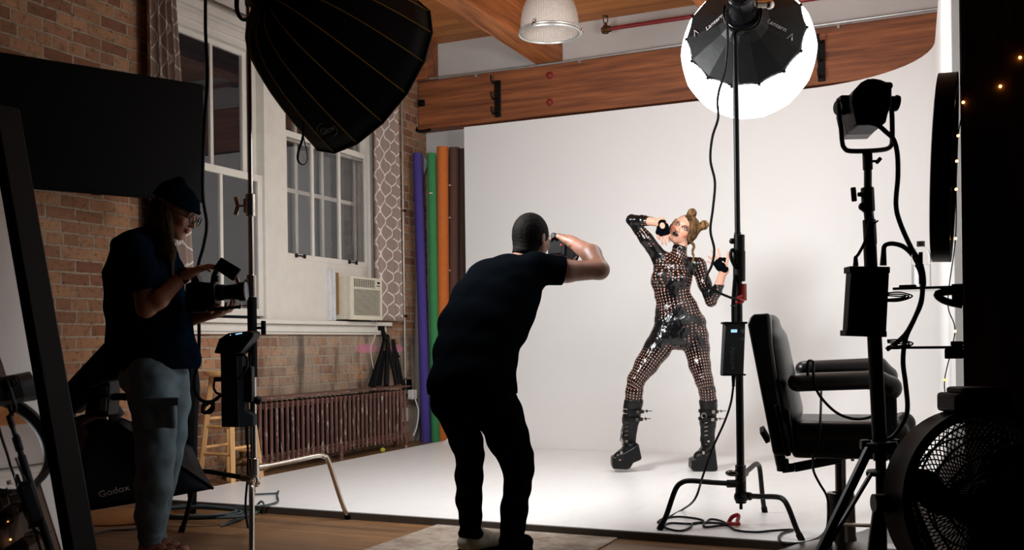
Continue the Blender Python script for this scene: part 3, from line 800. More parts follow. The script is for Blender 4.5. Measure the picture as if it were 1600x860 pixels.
for (px, py, lab) in ((607, 705, 'small yellow ball on the floor under the far half of the radiator'), (436, 726, 'small yellow ball on the floor under the near half of the radiator')):
    c = on_z(px, py, 0.02); c.x = min(c.x, RX + .1) ; b = MB(); b.ball((c.x, c.y, .024), .024)
    tag(obj('ball', b, plain('yellow_ball', (170, 160, 40), 0.6)), lab, 'ball', 'balls under the radiator')

# black tripods folded and leaning on the brick behind the radiator
t = thing('folded_tripod', (WX + .12, 7.72, .56), 'black folded tripod leaning on the brick wall above the radiator', 'tripod')
z_ = .565
def legbar(name, a, c, r0, r1=None):
    b = MB(); b.cyl(a, c, r0, r1, n=10); obj(name, b, M['black_plastic'], t)
legbar('leg', (WX + .10, 7.55, z_), (WX + .06, 7.83, 1.02), .022, .013)
legbar('leg', (WX + .13, 7.72, z_), (WX + .06, 7.87, 1.02), .024, .014)
legbar('leg', (WX + .15, 7.87, z_), (WX + .05, 7.88, .98), .022, .013)
b = MB(); b.prism([(WX + .09, 7.47, z_), (WX + .09, 7.67, z_), (WX + .05, 7.81, .88), (WX + .05, 7.72, .84)], (.03, 0, 0)); obj('cloth_bag', b, M['black_cloth'], t, bevel=.008)
b = MB(); b.cyl((WX + .06, 7.83, .98), (WX + .05, 7.79, 1.09), .02); b.ball((WX + .06, 7.84, .99), .035, n=12); b.bb((WX + .03, 7.73, 1.06), (WX + .07, 7.81, 1.13)); obj('head', b, M['black_plastic'], t, bevel=.003)
t = thing('light_stand_folded', (WX + .12, 8.03, .56), 'black folded light stand leaning on the brick, nearest the conduit', 'stand')
for y, yy in ((7.91, 7.97), (7.97, 8.00), (8.03, 7.99)): legbar('leg', (WX + .12, y, z_), (WX + .05, yy, .98), .016, .01)
b = MB(); b.ball((WX + .06, 8.01, .84), .03, n=10); b.bar((WX + .06, 8.01, .82), (WX + .06, 8.07, .82), .02, .02); obj('knob', b, M['black_plastic'], t)

# ------------------------------------------------------------------ backdrop paper rolls
def roll(px0, px1, ytop, bot, r, rgb, label, Y=8.60, tape=()):
    top = on_y(px1, ytop, Y); bt = on_y(px0, bot, Y); bt.z = 0.0
    t = thing('backdrop_roll', bt, label, 'paper roll', 'backdrop rolls standing in the corner')
    mt = plain('paper_' + label.split()[0], rgb, 0.85, 0, 0.05)
    b = MB(); b.cyl(bt, top, r, n=28, caps=False); d = (top - bt).normalized()
    b.lathe([(r, 0), (r * .55, 0), (r * .55, -.2)], top, d, 28); b.lathe([(r, 0), (r * .55, 0)], bt, d, 28)
    obj('paper', b, mt, t)
    b = MB(); b.lathe([(r * .56, -.25), (r * .56, .003), (r * .5, .003), (r * .5, -.25)], top, d, 24); obj('core_tube', b, plain('cardboard_core', (120, 92, 66), 0.9), t)
    for f, side in tape:
        p = bt + (top - bt) * f + V((side * r * .8, -r * .78, 0)); b = MB(); b.box(p, (.03, .012, .035), frame_of((0.2, -1, 0))); obj('tape', b, plain('pink_tape', (226, 176, 160), 0.8), t)
    return t
roll(651, 657, 244, 690, .033, (118, 112, 108), 'grey paper backdrop roll behind the purple one', 8.47)
roll(666, 652, 240, 690, .045, (64, 50, 128), 'purple paper backdrop roll, leftmost in the corner', 8.37)
roll(681, 674, 240, 689, .045, (52, 128, 74), 'green paper backdrop roll between the purple and orange rolls', 8.42, [(.86, .3)])
roll(694, 691.5, 230, 688, .056, (196, 104, 42), 'orange paper backdrop roll between the green and brown rolls', 8.47)
roll(708, 710, 231, 688, .050, (92, 62, 52), 'brown paper backdrop roll with pink tape squares, right of the orange one', 8.59, [(.87, -.7), (.76, -.7), (.58, -.7)])
roll(722, 722, 233, 688, .044, (70, 48, 40), 'dark brown paper backdrop roll, rightmost beside the white cove edge', 8.68)
b = MB(); c = on_y(664, 262, 8.5)
b.prism([c + V((-.02, 0, .13)), c + V((.035, 0, .05)), c + V((-.01, 0, -.06))], (0, .004, 0))
tag(obj('paper_scrap', b, plain('grey_paper', (160, 156, 152), 0.9)), 'torn grey paper corner sticking out between the purple and green rolls', 'paper')

# ------------------------------------------------------------------ television on the brick wall
tr = at(318, 132, 6.1); bl = at(38, 295, 5.45)
dx = V((tr.x - bl.x, tr.y - bl.y, 0)).normalized(); nz = V((dx.y, -dx.x, 0))
if nz.x < 0: nz = -nz
H_ = 0.72; W_ = 1.28; c = V((tr.x, tr.y, tr.z - H_ / 2)) - dx * (W_ / 2)
t = thing('television', c - V((0, 0, H_ / 2)), 'large black flat television swung out from the brick wall', 'television')
ax = (dx, V((0, 0, 1)), nz)
b = MB(); b.box(c - nz * .022, (W_, H_, .04), ax); obj('housing', b, M['black_cloth'], t, bevel=.006)
b = MB(); b.box(c + nz * .0, (W_ - .02, H_ - .02, .004), ax); kk = plain('dark_screen', (3, 3, 3), 0.5, spec=0.08); obj('screen', b, kk, t)
b = MB(); b.box(c - V((0, 0, H_ / 2 + .004)), (.05, .012, .01), ax); obj('sensor_bump', b, M['black_plastic'], t)
b = MB(); b.bar(c - nz * .04, V((WX + .025, c.y, c.z)), .05, .05); b.bb((WX + .003, c.y - .1, c.z - .15), (WX + .02, c.y + .1, c.z + .15)); obj('wall_arm', b, M['black_metal'], t)
a = at(217, 303, 5.90); b = MB(); b.tube([a + V((0, 0, .06)), a + V((0, 0, -.15)), a + V((.0, 0, -.35))], .003, 5)
tag(obj('hanging_cable', b, M['rubber_cable']), 'thin black cable hanging from the bottom of the television', 'cable')

# ------------------------------------------------------------------ wooden stool
SC = V((-4.50, 5.36, 0)); SR = .165
t = thing('wooden_stool', SC, 'tall pale wooden bar stool in front of the brick wall', 'stool')
b = MB(); b.lathe([(0, .735), (SR * .9, .735), (SR, .743), (SR * 1.02, .755), (SR, .768), (SR * .93, .772), (0, .768)], SC, n=40); obj('seat', b, M['pine'], t)
ang0 = math.atan2(-.80, .60)
feet = []
for i in range(4):
    a = ang0 + i * math.pi / 2 + 0.12; d = V((math.cos(a), math.sin(a), 0)); feet.append((SC + d * .115 + V((0, 0, .735)), SC + d * .205))
    b = MB(); b.bar(feet[-1][0], feet[-1][1], .034, .034, hint=d); obj('leg', b, M['pine'], t, bevel=.006)
for i in range(4):
    for z in ((.22, .40) if i % 2 else (.26, .45)):
        f = 1 - z / .735; p = feet[i][0].lerp(feet[i][1], f); q = feet[(i + 1) % 4][0].lerp(feet[(i + 1) % 4][1], f)
        b = MB(); b.cyl(p, q, .011, n=12); obj('rung', b, M['pine'], t)

# ------------------------------------------------------------------ rug
a, c_, e = on_z(683, 822, 0), on_z(965, 843, 0), on_z(610, 860, 0)
dxr = (c_ - a).normalized(); dyr = V((dxr.y, -dxr.x, 0))
k = NT('worn_beige_rug'); P = k.pos(); n = k.noise(P, 7, 6, .7); f = k.noise(P, 160, 2)
k.bump(f, .5, .004); M['rug'] = k.out(k.mix(k.ramp(n, .38, .62), lin((118, 102, 88)), lin((160, 148, 134))), .95)
b = MB(); w_ = (c_ - a).length
b.prism([a - dyr * .0 + V((0, 0, .001)), a + dxr * w_ + V((0, 0, .001)), a + dxr * w_ + dyr * 1.6 + V((0, 0, .001)), a + dyr * 1.6 + V((0, 0, .001))], (0, 0, .007))
o = obj('rug', b, M['rug'], bevel=.002); tag(o, 'worn beige rug on the floorboards under the crouching photographer', 'rug')

# ------------------------------------------------------------------ left chrome C-stand
def cstand(name, hub, feet, pole_top, pole_r, mats, label, hubz=(.30, .25), bend=.72):
    "hub: ground point under the pole; feet: three ground points"
    t = thing(name, hub, label, 'light stand'); mp, ml, mh = mats
    hub = V(hub)
    for i, f in enumerate(feet):
        f = V(f); z = hubz[min(i, len(hubz) - 1)]; d = V((f.x - hub.x, f.y - hub.y, 0)); L = d.length; d.normalize()
        zt = z + .015
        pts = [hub + d * .03 + V((0, 0, z)), hub + d * L * .35 + V((0, 0, z + .012)), hub + d * (L * bend - .05) + V((0, 0, zt + .01)), hub + d * (L * bend) + V((0, 0, zt + .004)),
               hub + d * (L * bend + .035) + V((0, 0, zt - .03)), f.lerp(hub + d * L * bend + V((0, 0, zt)), .3), V((f.x, f.y, f.z + .004))]
        b = MB(); b.tube(pts, .0125, 12, 6); lg = obj('leg', b, ml[i] if isinstance(ml, list) else ml, t)
        b = MB(); b.cyl(V((f.x, f.y, f.z)), V((f.x, f.y, f.z)) + (pts[-2] - pts[-1]).normalized() * .03, .0155, n=12); obj('foot_cap', b, M['black_rubber'], lg)
        b = MB(); b.cyl(hub + V((0, 0, z)), hub + d * .07 + V((0, 0, z + .002)), .019, n=14); obj('leg_socket', b, mh, lg)
    b = MB(); b.cyl(hub + V((0, 0, min(hubz) - .04)), hub + V((0, 0, max(hubz) + .05)), .026, n=20); b.ball(hub + V((0, 0, min(hubz) - .01)), .034); b.cyl(hub + V((0, 0, min(hubz) - .07)), hub + V((0, 0, min(hubz) - .03)), .008); obj('hub', b, mh, t, bevel=.003)
    return t
hubL = V((-3.165, 3.94, 0))
dchr = M['dark_chrome']
t = cstand('c_stand', hubL, [on_z(545, 812), on_z(283, 832), V((-2.83, 3.50, 0))], None, .017, (M['chrome'], [M['chrome'], M['black_metal'], M['chrome']], M['chrome']),
           'chrome C-stand with black sleeves holding the black softbox beside the window', hubz=(.335, .285))
def up(z, px, d0=4.88):     # point on the slightly leaning pole
    return V((hubL.x - .0, hubL.y, z))
LX = hubL
b = MB(); b.cyl(LX + V((0, 0, .26)), LX + V((0, 0, .98)), .0165, n=18); obj('lower_tube', b, M['chrome'], t)
b = MB(); b.cyl(LX + V((0, 0, .98)), LX + V((0, 0, 1.62)), .0145, n=18); obj('middle_tube', b, M['chrome'], t)
b = MB(); b.cyl(LX + V((0, 0, 1.62)), LX + V((0, 0, 2.62)), .012, n=18); obj('upper_tube', b, M['chrome'], t)
b = MB(); b.cyl(LX + V((0, 0, .78)), LX + V((0, 0, 1.22)), .023, n=18); obj('rubber_sleeve', b, M['black_rubber'], t)
for z, s in ((1.62, 1), (1.225, 1)):
    b = MB(); b.cyl(LX + V((0, 0, z - .055)), LX + V((0, 0, z + .055)), .024, n=18); b.box(LX + V((-.022, .01, z)), (.04, .03, .07)); c0 = LX + V((-.04, 0, z))
    cl = obj('clamp_collar', b, M['chrome'], t, bevel=.003)
    b = MB(); q = c0 - RT0 * .03; b.cyl(c0, q, .007); b.bar(q + V((0, 0, .045)) - RT0 * .012, q + V((0, 0, -.0)), .012, .022); b.bar(q + V((0, 0, -.045)) - RT0 * .012, q, .012, .022)
    obj('wing_knob', b, M['chrome'], cl, bevel=.004)
b = MB(); q = LX + V((0, 0, 1.02)); b.cyl(q, q + RT0 * .05, .007); b.bar(q + RT0 * .055 + V((0, 0, -.035)), q + RT0 * .055 + V((0, 0, .035)), .014, .024); obj('black_knob', b, M['black_plastic'], t, bevel=.004)
b = MB(); q = LX + V((0, 0, 1.13)); b.cyl(q, q - RT0 * .055, .004); b.cyl(q - RT0 * .05, q - RT0 * .058, .012); obj('thumb_screw', b, M['chrome'], t)

# control box on the left stand
bx = at(366, 612, 4.80)
fwd = -FW; rt = RT0
t = thing('power_pack', V((bx.x, bx.y, at(366, 672, 4.80).z)), 'black upright power pack clamped low on the chrome C-stand', 'power box')
A = lambda px, py, dd=0: at(px, py, 4.76 + dd)
b = MB(); b.prism([A(344, 545), A(370, 545), A(373, 668), A(346, 668)], FW * .10); obj('box_body', b, M['black_plastic'], t, bevel=.005)
b = MB(); b.prism([A(370, 556, .01), A(379, 556, .03), A(381, 600, .03), A(383, 642, .03), A(396, 650, .05), A(396, 666, .05), A(373, 668, .01)], FW * .08); obj('side_bracket', b, M['navy_cloth'], t, bevel=.004)
b = MB(); b.prism([A(334, 552, -.02), A(342, 530, -.02), A(356, 521, -.02), A(392, 517, .0), A(397, 520, .0), A(395, 527, .0), A(372, 557, -.02)], FW * .13); hd = obj('slanted_head', b, M['black_plastic'], t, bevel=.006)
b = MB()
for i in range(5): p = A(369 + i * 2.1, 522.5 - i * .4, -.025); b.box(p, (.005, .002, .006), (RT0, FW, UP0))
for p in (A(360, 524, -.025),): b.box(p, (.004, .002, .004), (RT0, FW, UP0))
obj('display', b, M['glow_lcd'], hd)
b = MB(); b.cyl(A(370, 554.5, -.03), A(383, 554.5, -.03), .008); b.tube([A(380, 554.5, -.03), A(386, 560, -.03), A(386, 572, -.03), A(380, 585, -.02), A(370, 594, -.01)], .005, 6); obj('plug_lead', b, M['rubber_cable'], t)
b = MB(); b.box(A(340, 593), (.03, .03, .022), (RT0, FW, UP0)); b.tube([A(335, 596), A(334, 606), A(338, 614), A(346, 617)], .0055, 6); obj('mains_inlet', b, M['rubber_cable'], t)
b = MB(); b.box(A(388, 600, .06), (.05, .06, .17), (RT0, FW, UP0)); b.ball(A(403, 626, .1), .022, n=12); b.cyl(A(403, 626, .1), A(388, 626, .1), .012); obj('clamp', b, M['black_plastic'], t, bevel=.006)
b = MB(); b.tube([A(345, 618, -.01), A(330, 628, -.01), A(312, 624, -.01), A(303, 600, 0), A(310, 560, .02), A(311, 510, .02), A(307, 470, .02), A(309, 420, .02), A(318, 385, .02), A(323, 350, .03), A(317, 300, .03), A(319, 200, .04), A(324, 120, .04), A(321, 40, .04), A(322, -60, .04)], .0085, 8, 8)
tag(obj('power_cable', b, M['rubber_cable']), 'black power cable hanging from above past the window to the power pack', 'cable')
b = MB(); 
for i in range(4):
    q = [A(325 + 9 * math.cos(a + i) , 637 + 9 * math.sin(a * 1.0 + i * .7) , -.02 + .01 * i) for a in (0, 1.2, 2.4, 3.6, 4.8)]; b.tube(q, .007, 6, 5, closed=True)
tag(obj('cable_knot', b, M['rubber_cable']), 'small black knot of cable hanging at the left of the power pack', 'cable')

# ------------------------------------------------------------------ deep black softbox on the left stand
CB = V((-2.5613, 4.0561, 2.2073)); az, el, SBR, ph0, SBD, pw, bul = 1.2154, -0.4365, .4205, 5.9495, .5847, .346, .1766
SN = V((math.cos(el) * math.cos(az), math.cos(el) * math.sin(az), math.sin(el)))
SA = SN.cross(V((0, 0, 1))).normalized(); SBv = SN.cross(SA)
def sb(th, tt, extra=0):
    r = SBR * (bul + (1 - bul) * max(tt, 0) ** pw) + extra
    return CB - SN * (SBD * (1 - tt)) + (SA * math.cos(th) + SBv * math.sin(th)) * r
NRB = 16
t = thing('deep_softbox', CB - SN * SBD, 'large black deep parabolic softbox with yellow seams hanging before the window', 'softbox')
ts = [0, .01, .03, .07, .13, .21, .31, .43, .56, .7, .85, 1.0]
b = MB(); n = NRB * 4
def shell(tt, i, off=0):
    th = ph0 + 2 * math.pi * i / n; ph = (i % 4) / 4
    p0, p1 = sb(ph0 + 2 * math.pi * (i // 4) / NRB, tt, off), sb(ph0 + 2 * math.pi * (i // 4 + 1) / NRB, tt, off)
    p = p0.lerp(p1, ph)
    return p
for tt in ts:
    for i in range(n): b.v.append(shell(tt, i))
for j in range(len(ts) - 1):
    for i in range(n): b.f.append([j * n + i, j * n + (i + 1) % n, (j + 1) * n + (i + 1) % n, (j + 1) * n + i]); b.mi.append(0)
b.f.append(list(range(n))); b.mi.append(0)
obj('outer_shell', b, M['black_cloth'], t, solid=.004, angle=14)
for i in range(NRB):
    th = ph0 + 2 * math.pi * i / NRB; b = MB(); b.tube([sb(th, q, .003) for q in ts], .0028, 6, 1, raw=True); obj('seam', b, M['gold'], t)
b = MB(); b.tube([sb(ph0 + 2 * math.pi * i / NRB, 1.0, .002) for i in range(NRB)], .007, 6, 1, closed=True, raw=True); obj('rim_binding', b, M['black_cloth'], t)
b = MB(); fc = CB - SN * .05; b.v = [fc] + [fc + (sb(ph0 + 2 * math.pi * i / NRB, 1.0) - CB) * .975 for i in range(NRB)]
for i in range(NRB): b.f.append([0, 1 + i, 1 + (i + 1) % NRB]); b.mi.append(0)
M['soft_glow'] = glow('lit_softbox_diffuser', (250, 251, 252), SOFTBOX_WATTS)
obj('front_diffuser', b, M['soft_glow'], t, smooth=False)
ap = CB - SN * SBD
b = MB(); b.cyl(ap + SN * .01, ap - SN * .05, .085, n=28); b.cyl(ap - SN * .05, ap - SN * .28, .062, .055, n=24); obj('light_head', b, M['black_plastic'], t, bevel=.005)
b = MB(); q = ap - SN * .12; top = V((hubL.x, hubL.y, 2.60)); b.tube([q, (q + top) / 2 + V((0, 0, .03)), top], .016, 10); obj('mount_arm', b, M['black_metal'], t)
# straps and badge
g = sb(ph0 + 2 * math.pi * 6.0 / NRB, .80, .004); b = MB()
s0 = at(474, 190, 4.55)
b.tube([s0, at(473, 215, 4.55), at(466, 238, 4.55), at(466, 252, 4.55), at(474, 257.5, 4.55), at(480, 250, 4.55), at(479, 235, 4.55), at(474, 212, 4.55), s0], .009, 6, 6, flat=.25); obj('strap_loop', b, M['black_cloth'], t)
h0 = at(374, -20, 4.6); b = MB(); b.tube([h0, at(370, 0, 4.6), at(371, 18, 4.6), at(378, 30, 4.6), at(388, 30, 4.62)], .016, 8, 6, flat=.4); obj('handle', b, M['black_cloth'], t)
fi = 5.55
def on_shell(fr, tt, off):
    i0 = int(math.floor(fr)); return sb(ph0 + 2 * math.pi * i0 / NRB, tt, off).lerp(sb(ph0 + 2 * math.pi * (i0 + 1) / NRB, tt, off), fr - i0)
pc_ = on_shell(4.5, .80, .006); xd = on_shell(4.95, .80, .006) - on_shell(4.05, .80, .006); yd = on_shell(4.5, .68, .006) - on_shell(4.5, .92, .006)
nn = xd.cross(yd).normalized()
if nn.dot(CAMPOS - pc_) < 0: xd = -xd; nn = -nn
xd.normalize(); yd = nn.cross(xd)
b = MB(); b.tube([pc_ + xd * (.058 * math.cos(a)) + yd * (.04 * math.sin(a)) + nn * .002 for a in [2 * math.pi * i / 32 for i in range(32)]], .0014, 5, 1, closed=True); obj('badge_ring', b, plain('dim_gold_print', (70, 56, 24), .6), t)
text_part('badge_text', 'Glow', pc_ + nn * .003, xd, yd, .045, M['grey_print'], t, shear=.3)
# ------------------------------------------------------------------ glowing lantern on the black stand
hubR = V((-.985, 4.85, .04))
LC = at(1169, 82, 5.24); LR = .347
back = (-FW * .955 + V((0, 0, 1)) * .27 - RT0 * .29).normalized()
t = thing('lantern_light', LC - V((0, 0, LR)), 'glowing white lantern softbox with a black cloth skirt on the tall black stand', 'lantern')
A_, B_, _ = frame_of(back)
NL = 14
def lp(i, th):   # scalloped panel surface, th from the back pole
    n4 = 4; a0 = 2 * math.pi * (i // n4) / NL; a1 = 2 * math.pi * (i // n4 + 1) / NL; f = (i % n4) / n4
    r = LR * math.sin(th); z = LR * math.cos(th) * (.92 if math.cos(th) < 0 else 1)
    e0 = A_ * math.cos(a0) + B_ * math.sin(a0); e1 = A_ * math.cos(a1) + B_ * math.sin(a1)
    e = e0.lerp(e1, f)
    return LC + back * z + e * r * (1 + .015 * math.sin(math.pi * f))
n = NL * 4; th0 = math.radians(58)
b = MB(); ths = [th0 + (math.pi - th0) * j / 13 for j in range(14)]
for th in ths:
    for i in range(n): b.v.append(lp(i, th))
for j in range(len(ths) - 1):
    for i in range(n): b.f.append([j * n + i, j * n + (i + 1) % n, (j + 1) * n + (i + 1) % n, (j + 1) * n + i]); b.mi.append(0)
M['lantern_glow'] = glow('lit_front_diffuser_cloth', (250, 251, 252), LANTERN_GLOW); M['lantern_side'] = glow('lit_side_diffuser_cloth', (252, 253, 255), LANTERN_SIDE)
b.mi = [0 if ths[f_i // n] < math.radians(103) else 1 for f_i in range(len(b.f))]
obj('diffuser', b, [M['lantern_side'], M['lantern_glow']], t, angle=60)
b = MB(); rr0 = LR * math.sin(th0); zz0 = LR * math.cos(th0)
prof = [(rr0 * 1.01, zz0 - .004), (rr0 * .98, zz0 + .01), (rr0 * .72, zz0 + .055), (rr0 * .42, zz0 + .10), (.085, zz0 + .135), (.075, zz0 + .15)]
b = MB(); n2 = NL
for r, z in prof:
    for i in range(n2):
        a = 2 * math.pi * i / n2; sag = 1.0
        b.v.append(LC + back * z + (A_ * math.cos(a) + B_ * math.sin(a)) * r * sag)
for j in range(len(prof) - 1):
    for i in range(n2): b.f.append([j * n2 + i, j * n2 + (i + 1) % n2, (j + 1) * n2 + (i + 1) % n2, (j + 1) * n2 + i]); b.mi.append(0)
M['skirt'] = plain('black_skirt_cloth', (12, 14, 15), .5, 0, .25, 20, .4, .3)
sk = obj('black_skirt', b, M['skirt'], t, solid=.003, angle=5)
for i in range(NL):
    a = 2 * math.pi * i / NL; e = A_ * math.cos(a) + B_ * math.sin(a)
    b = MB(); b.box(LC + e * (rr0 * 1.015) + back * (zz0 - .004), (.012, .016, .012), (e, e.cross(back), back)); obj('rim_clip', b, M['dark_chrome'], t)
def lant_text(px, py, dxp, dyp, s, size):
    c = at(px, py, 4.62); r_ = RT0 * dxp - UP0 * dyp
    # put it just above the skirt plane
    nrm = back; r3 = ray(px, py); base = LC + back * (zz0 + .052); k_ = ((base - CAMPOS).dot(back)) / r3.dot(back); c = CAMPOS + r3 * k_
    # local skirt normal
    e = (c - LC) - back * (c - LC).dot(back); rad = e.length; e.normalize(); nloc = (back * 1 + e * .42).normalized()
    zt = np.interp(rad, [q[0] for q in prof[::-1]], [q[1] for q in prof[::-1]]); c = LC + e * rad + back * (zt + .007)
    x = (r_ - nloc * r_.dot(nloc)).normalized(); y = nloc.cross(x)
    text_part('printed_name', s, c, x, y, size, M['white_print'], sk, shear=.25)
    return c, x, y, nloc
lant_text(1117, 42, 1, -.38, 'Lantern', .034)
lant_text(1214, 46, 1, .52, 'Lantern', .034)
for px, py, ang in ((1087, 52, -.25), (1236, 59, .5)):
    c = at(px, py, 4.62); r3 = ray(px, py); base = LC + back * (zz0 + .04); c = CAMPOS + r3 * ((base - CAMPOS).dot(back) / r3.dot(back))
    e = (c - LC) - back * (c - LC).dot(back); rad = e.length; e.normalize(); zt = np.interp(rad, [q[0] for q in prof[::-1]], [q[1] for q in prof[::-1]]); c = LC + e * rad + back * (zt + .010)
    nl = (back + e * .42).normalized(); x = (RT0 * math.cos(ang) - UP0 * math.sin(ang)); x = (x - nl * x.dot(nl)).normalized(); y = nl.cross(x)
    b = MB(); b.bar(c - x * .012 - y * .018, c + y * .016, .0015, .007, hint=nl); obj('chevron_mark', b, M['white_print'], sk)
    b = MB(); b.bar(c + x * .014 - y * .016, c + y * .016, .0015, .007, hint=nl); obj('chevron_mark', b, M['white_print'], sk)
    b = MB(); b.bar(c + x * .006 + y * .006, c + x * .0 + y * .018, .0018, .006, hint=nl); obj('chevron_tip', b, M['red_plastic'], sk)
# light head and yoke
t = thing('studio_light_head', LC + back * .30, 'black studio light head and yoke fixed behind the glowing lantern', 'light head')
h1 = LC + back * (zz0 + .13); b = MB(); b.cyl(h1, h1 + back * .05, .088, n=28); b.cyl(h1 + back * .05, h1 + back * .22, .068, n=28); b.cyl(h1 + back * .22, h1 + back * .235, .068, .058, n=28); obj('lamp_body', b, plain('glossy_black_plastic', (16, 17, 19), .2), t, bevel=.004)
s_ = RT0; dn = V((0, 0, -1))
b = MB()
for q in range(6): pass
yk = h1 + back * .12
b.tube([yk - s_ * .085, yk - s_ * .09 + dn * .05, yk - s_ * .065 + dn * .105, yk + dn * .125, yk + s_ * .065 + dn * .105, yk + s_ * .09 + dn * .05, yk + s_ * .085], .011, 8, 6, flat=.6); obj('yoke', b, M['black_metal'], t)
b = MB(); b.cyl(yk + s_ * .07, yk + s_ * .13, .02); b.ball(yk + s_ * .13, .026, n=12); obj('tilt_knob', b, M['chrome'], t)
b = MB(); b.box(yk - s_ * .02 + back * .06 + UP0 * .06, (.03, .03, .12), (s_, FW, UP0)); obj('handle_grip', b, M['black_plastic'], t, bevel=.006)
yb = yk + dn * .125
# black stand
t = cstand('black_c_stand', hubR, [V((*on_z(1030, 829, .04)[:2], .04)), V((*on_z(1253, 845, .04)[:2], .04)), V((*on_z(1195, 801, .04)[:2], .04))], None, .02,
           (M['black_metal'], M['black_metal'], M['black_metal']), 'tall black C-stand standing on the white stage, carrying the lantern', hubz=(.20, .145, .24))
def pr_(z): return V((hubR.x, hubR.y, z))
b = MB(); b.cyl(pr_(.28), pr_(1.24), .0185, n=18); obj('lower_tube', b, M['black_metal'], t)
b = MB(); b.cyl(pr_(1.2), pr_(1.45), .0165, n=18); obj('middle_tube', b, M['black_metal'], t)
b = MB(); b.cyl(pr_(1.4), V((hubR.x, hubR.y, yb.z - .06)), .0135, n=18); b.tube([V((hubR.x, hubR.y, yb.z - .07)), V((hubR.x, hubR.y, yb.z - .02)), yb], .015, 10); obj('upper_tube', b, M['black_metal'], t)
b = MB(); b.cyl(pr_(.25), pr_(.33), .026, n=18); b.ball(pr_(.29) - RT0 * .04, (.035, .02, .016)); obj('leg_lock', b, M['dark_chrome'], t, bevel=.003)
A = lambda px, py, dd=0: at(px, py, 4.80 + dd)
for y0_, y1_, r_ in ((367, 393, .026), (392, 440, .029)):
    b = MB(); b.cyl(A(1155, y0_), A(1155, y1_), r_, n=18); obj('sleeve_clamp', b, M['black_plastic'], t, bevel=.004)
b = MB(); b.cyl(A(1150, 377), A(1144, 377), .012); b.ball(A(1144, 377), .015, n=10); obj('knob', b, M['black_plastic'], t)
b = MB(); b.tube([A(1149, 418, -.02), A(1143, 405, -.02), A(1142, 394, -.02), A(1146, 391, -.02), A(1151, 400, -.02), A(1153, 416, -.02)], .009, 8, 6); obj('lever', b, M['black_plastic'], t)
b = MB(); b.tube([A(1149, 430, -.01), A(1146, 470, -.01), A(1146, 505, -.01)], .02, 8, 6, flat=.5); obj('hanging_strap', b, M['black_cloth'], t)
for yy in (466, 478): 
    b = MB(); b.box(A(1146, yy, -.032), (.028, .004, .006), (RT0, FW, UP0)); obj('strap_buckle', b, M['chrome'], t)
b = MB(); b.cyl(A(1159.5, 444, -.0), A(1160, 470, -.0), .0215, n=16); obj('red_label', b, plain('dark_red_label', (150, 38, 30), .5), t)
b = MB(); b.ball(A(1156, 471, -.04), (.022, .012, .014), (RT0, FW, UP0), n=12); b.bar(A(1152, 466, -.04), A(1160, 462, -.03), .008, .01); tag(obj('red_cable_clip', b, M['red_plastic']), 'small red clip on the black stand above the ballast box', 'clip')
# ballast
t = thing('ballast_box', A(1147, 587, -.05), 'black ballast box with a lit display hanging on the black stand', 'power box')
b = MB(); b.prism([A(1133, 503, -.09), A(1165, 504, -.09), A(1162, 587, -.09), A(1129, 586, -.09)], FW * .06); o = obj('box_body', b, plain('dark_grey_plastic', (32, 35, 38), .5), t, bevel=.004)
b = MB(); b.box(A(1147, 505, -.07), (.115, .055, .01), (RT0, FW, UP0)); b.box(A(1145.5, 586, -.07), (.11, .055, .008), (RT0, FW, UP0)); obj('end_plate', b, M['black_plastic'], t, bevel=.002)
b = MB(); b.box(A(1147, 517.5, -.092), (.028, .002, .014), (RT0, FW, UP0)); obj('display', b, M['glow_lcd'], o)
b = MB(); b.ring(A(1160.5, 518, -.093), FW, .009, .0015, 20, 6); b.cyl(A(1160.5, 518, -.093), A(1160.5, 518, -.1), .006); b.ring(A(1160, 530, -.093), FW, .006, .0012, 16, 6); obj('dial', b, M['grey_print'], o)
text_part('printed_name', 'Aputure', A(1145, 560, -.0925), -UP0, RT0 * 1.0, .032, M['grey_print'], o)
b = MB(); b.cyl(A(1146, 587, -.06), A(1146, 602, -.06), .010, .007); b.cyl(A(1146, 602, -.06), A(1146, 604, -.06), .008); obj('connector', b, M['black_rubber'], t)
zf = .047
def G(px, py, z=zf): return on_z(px, py, z)
b = MB(); b.tube([A(1146, 603, -.06), A(1142, 630, -.05), A(1132, 660, 0), A(1114, 700, .0), A(1098, 745, -.02), A(1086, 780, -.06), G(1066, 797), G(1040, 811), G(1028, 817), G(1036, 811), G(1060, 808), G(1088, 811), G(1099, 815), G(1080, 819), G(1048, 818), G(1037, 823), G(1048, 828), G(1064, 830), G(1078, 825), G(1084, 818), G(1110, 817.5), G(1135, 820), G(1150, 829), G(1180, 832), G(1210, 829.5), G(1239, 828.5), G(1222, 834), G(1217, 843), G(1228, 850), G(1258, 848), G(1280, 840), G(1292, 828)], .0055, 7, 8)
b.tube([G(1100, 818), G(1102, 824), G(1130, 821), G(1137, 820), G(1125, 814), G(1110, 812), G(1103, 817), G(1100, 818)], .0055, 7, 6)
tag(obj('stand_cable', b, M['rubber_cable']), 'black cable from the ballast box looping on the white stage floor', 'cable')
b = MB(); c = G(1144, 815, .06); b.tube([G(1138, 818), c + V((0, 0, .02)), c + V((.03, 0, .03)), G(1152, 816)], .010, 7, 5); b.box(G(1146, 819, .052), (.06, .03, .014), (RT0, FW, UP0))
tag(obj('cable_tie', b, M['red_plastic']), 'red velcro tie bundling the cable on the white stage floor', 'cable tie')
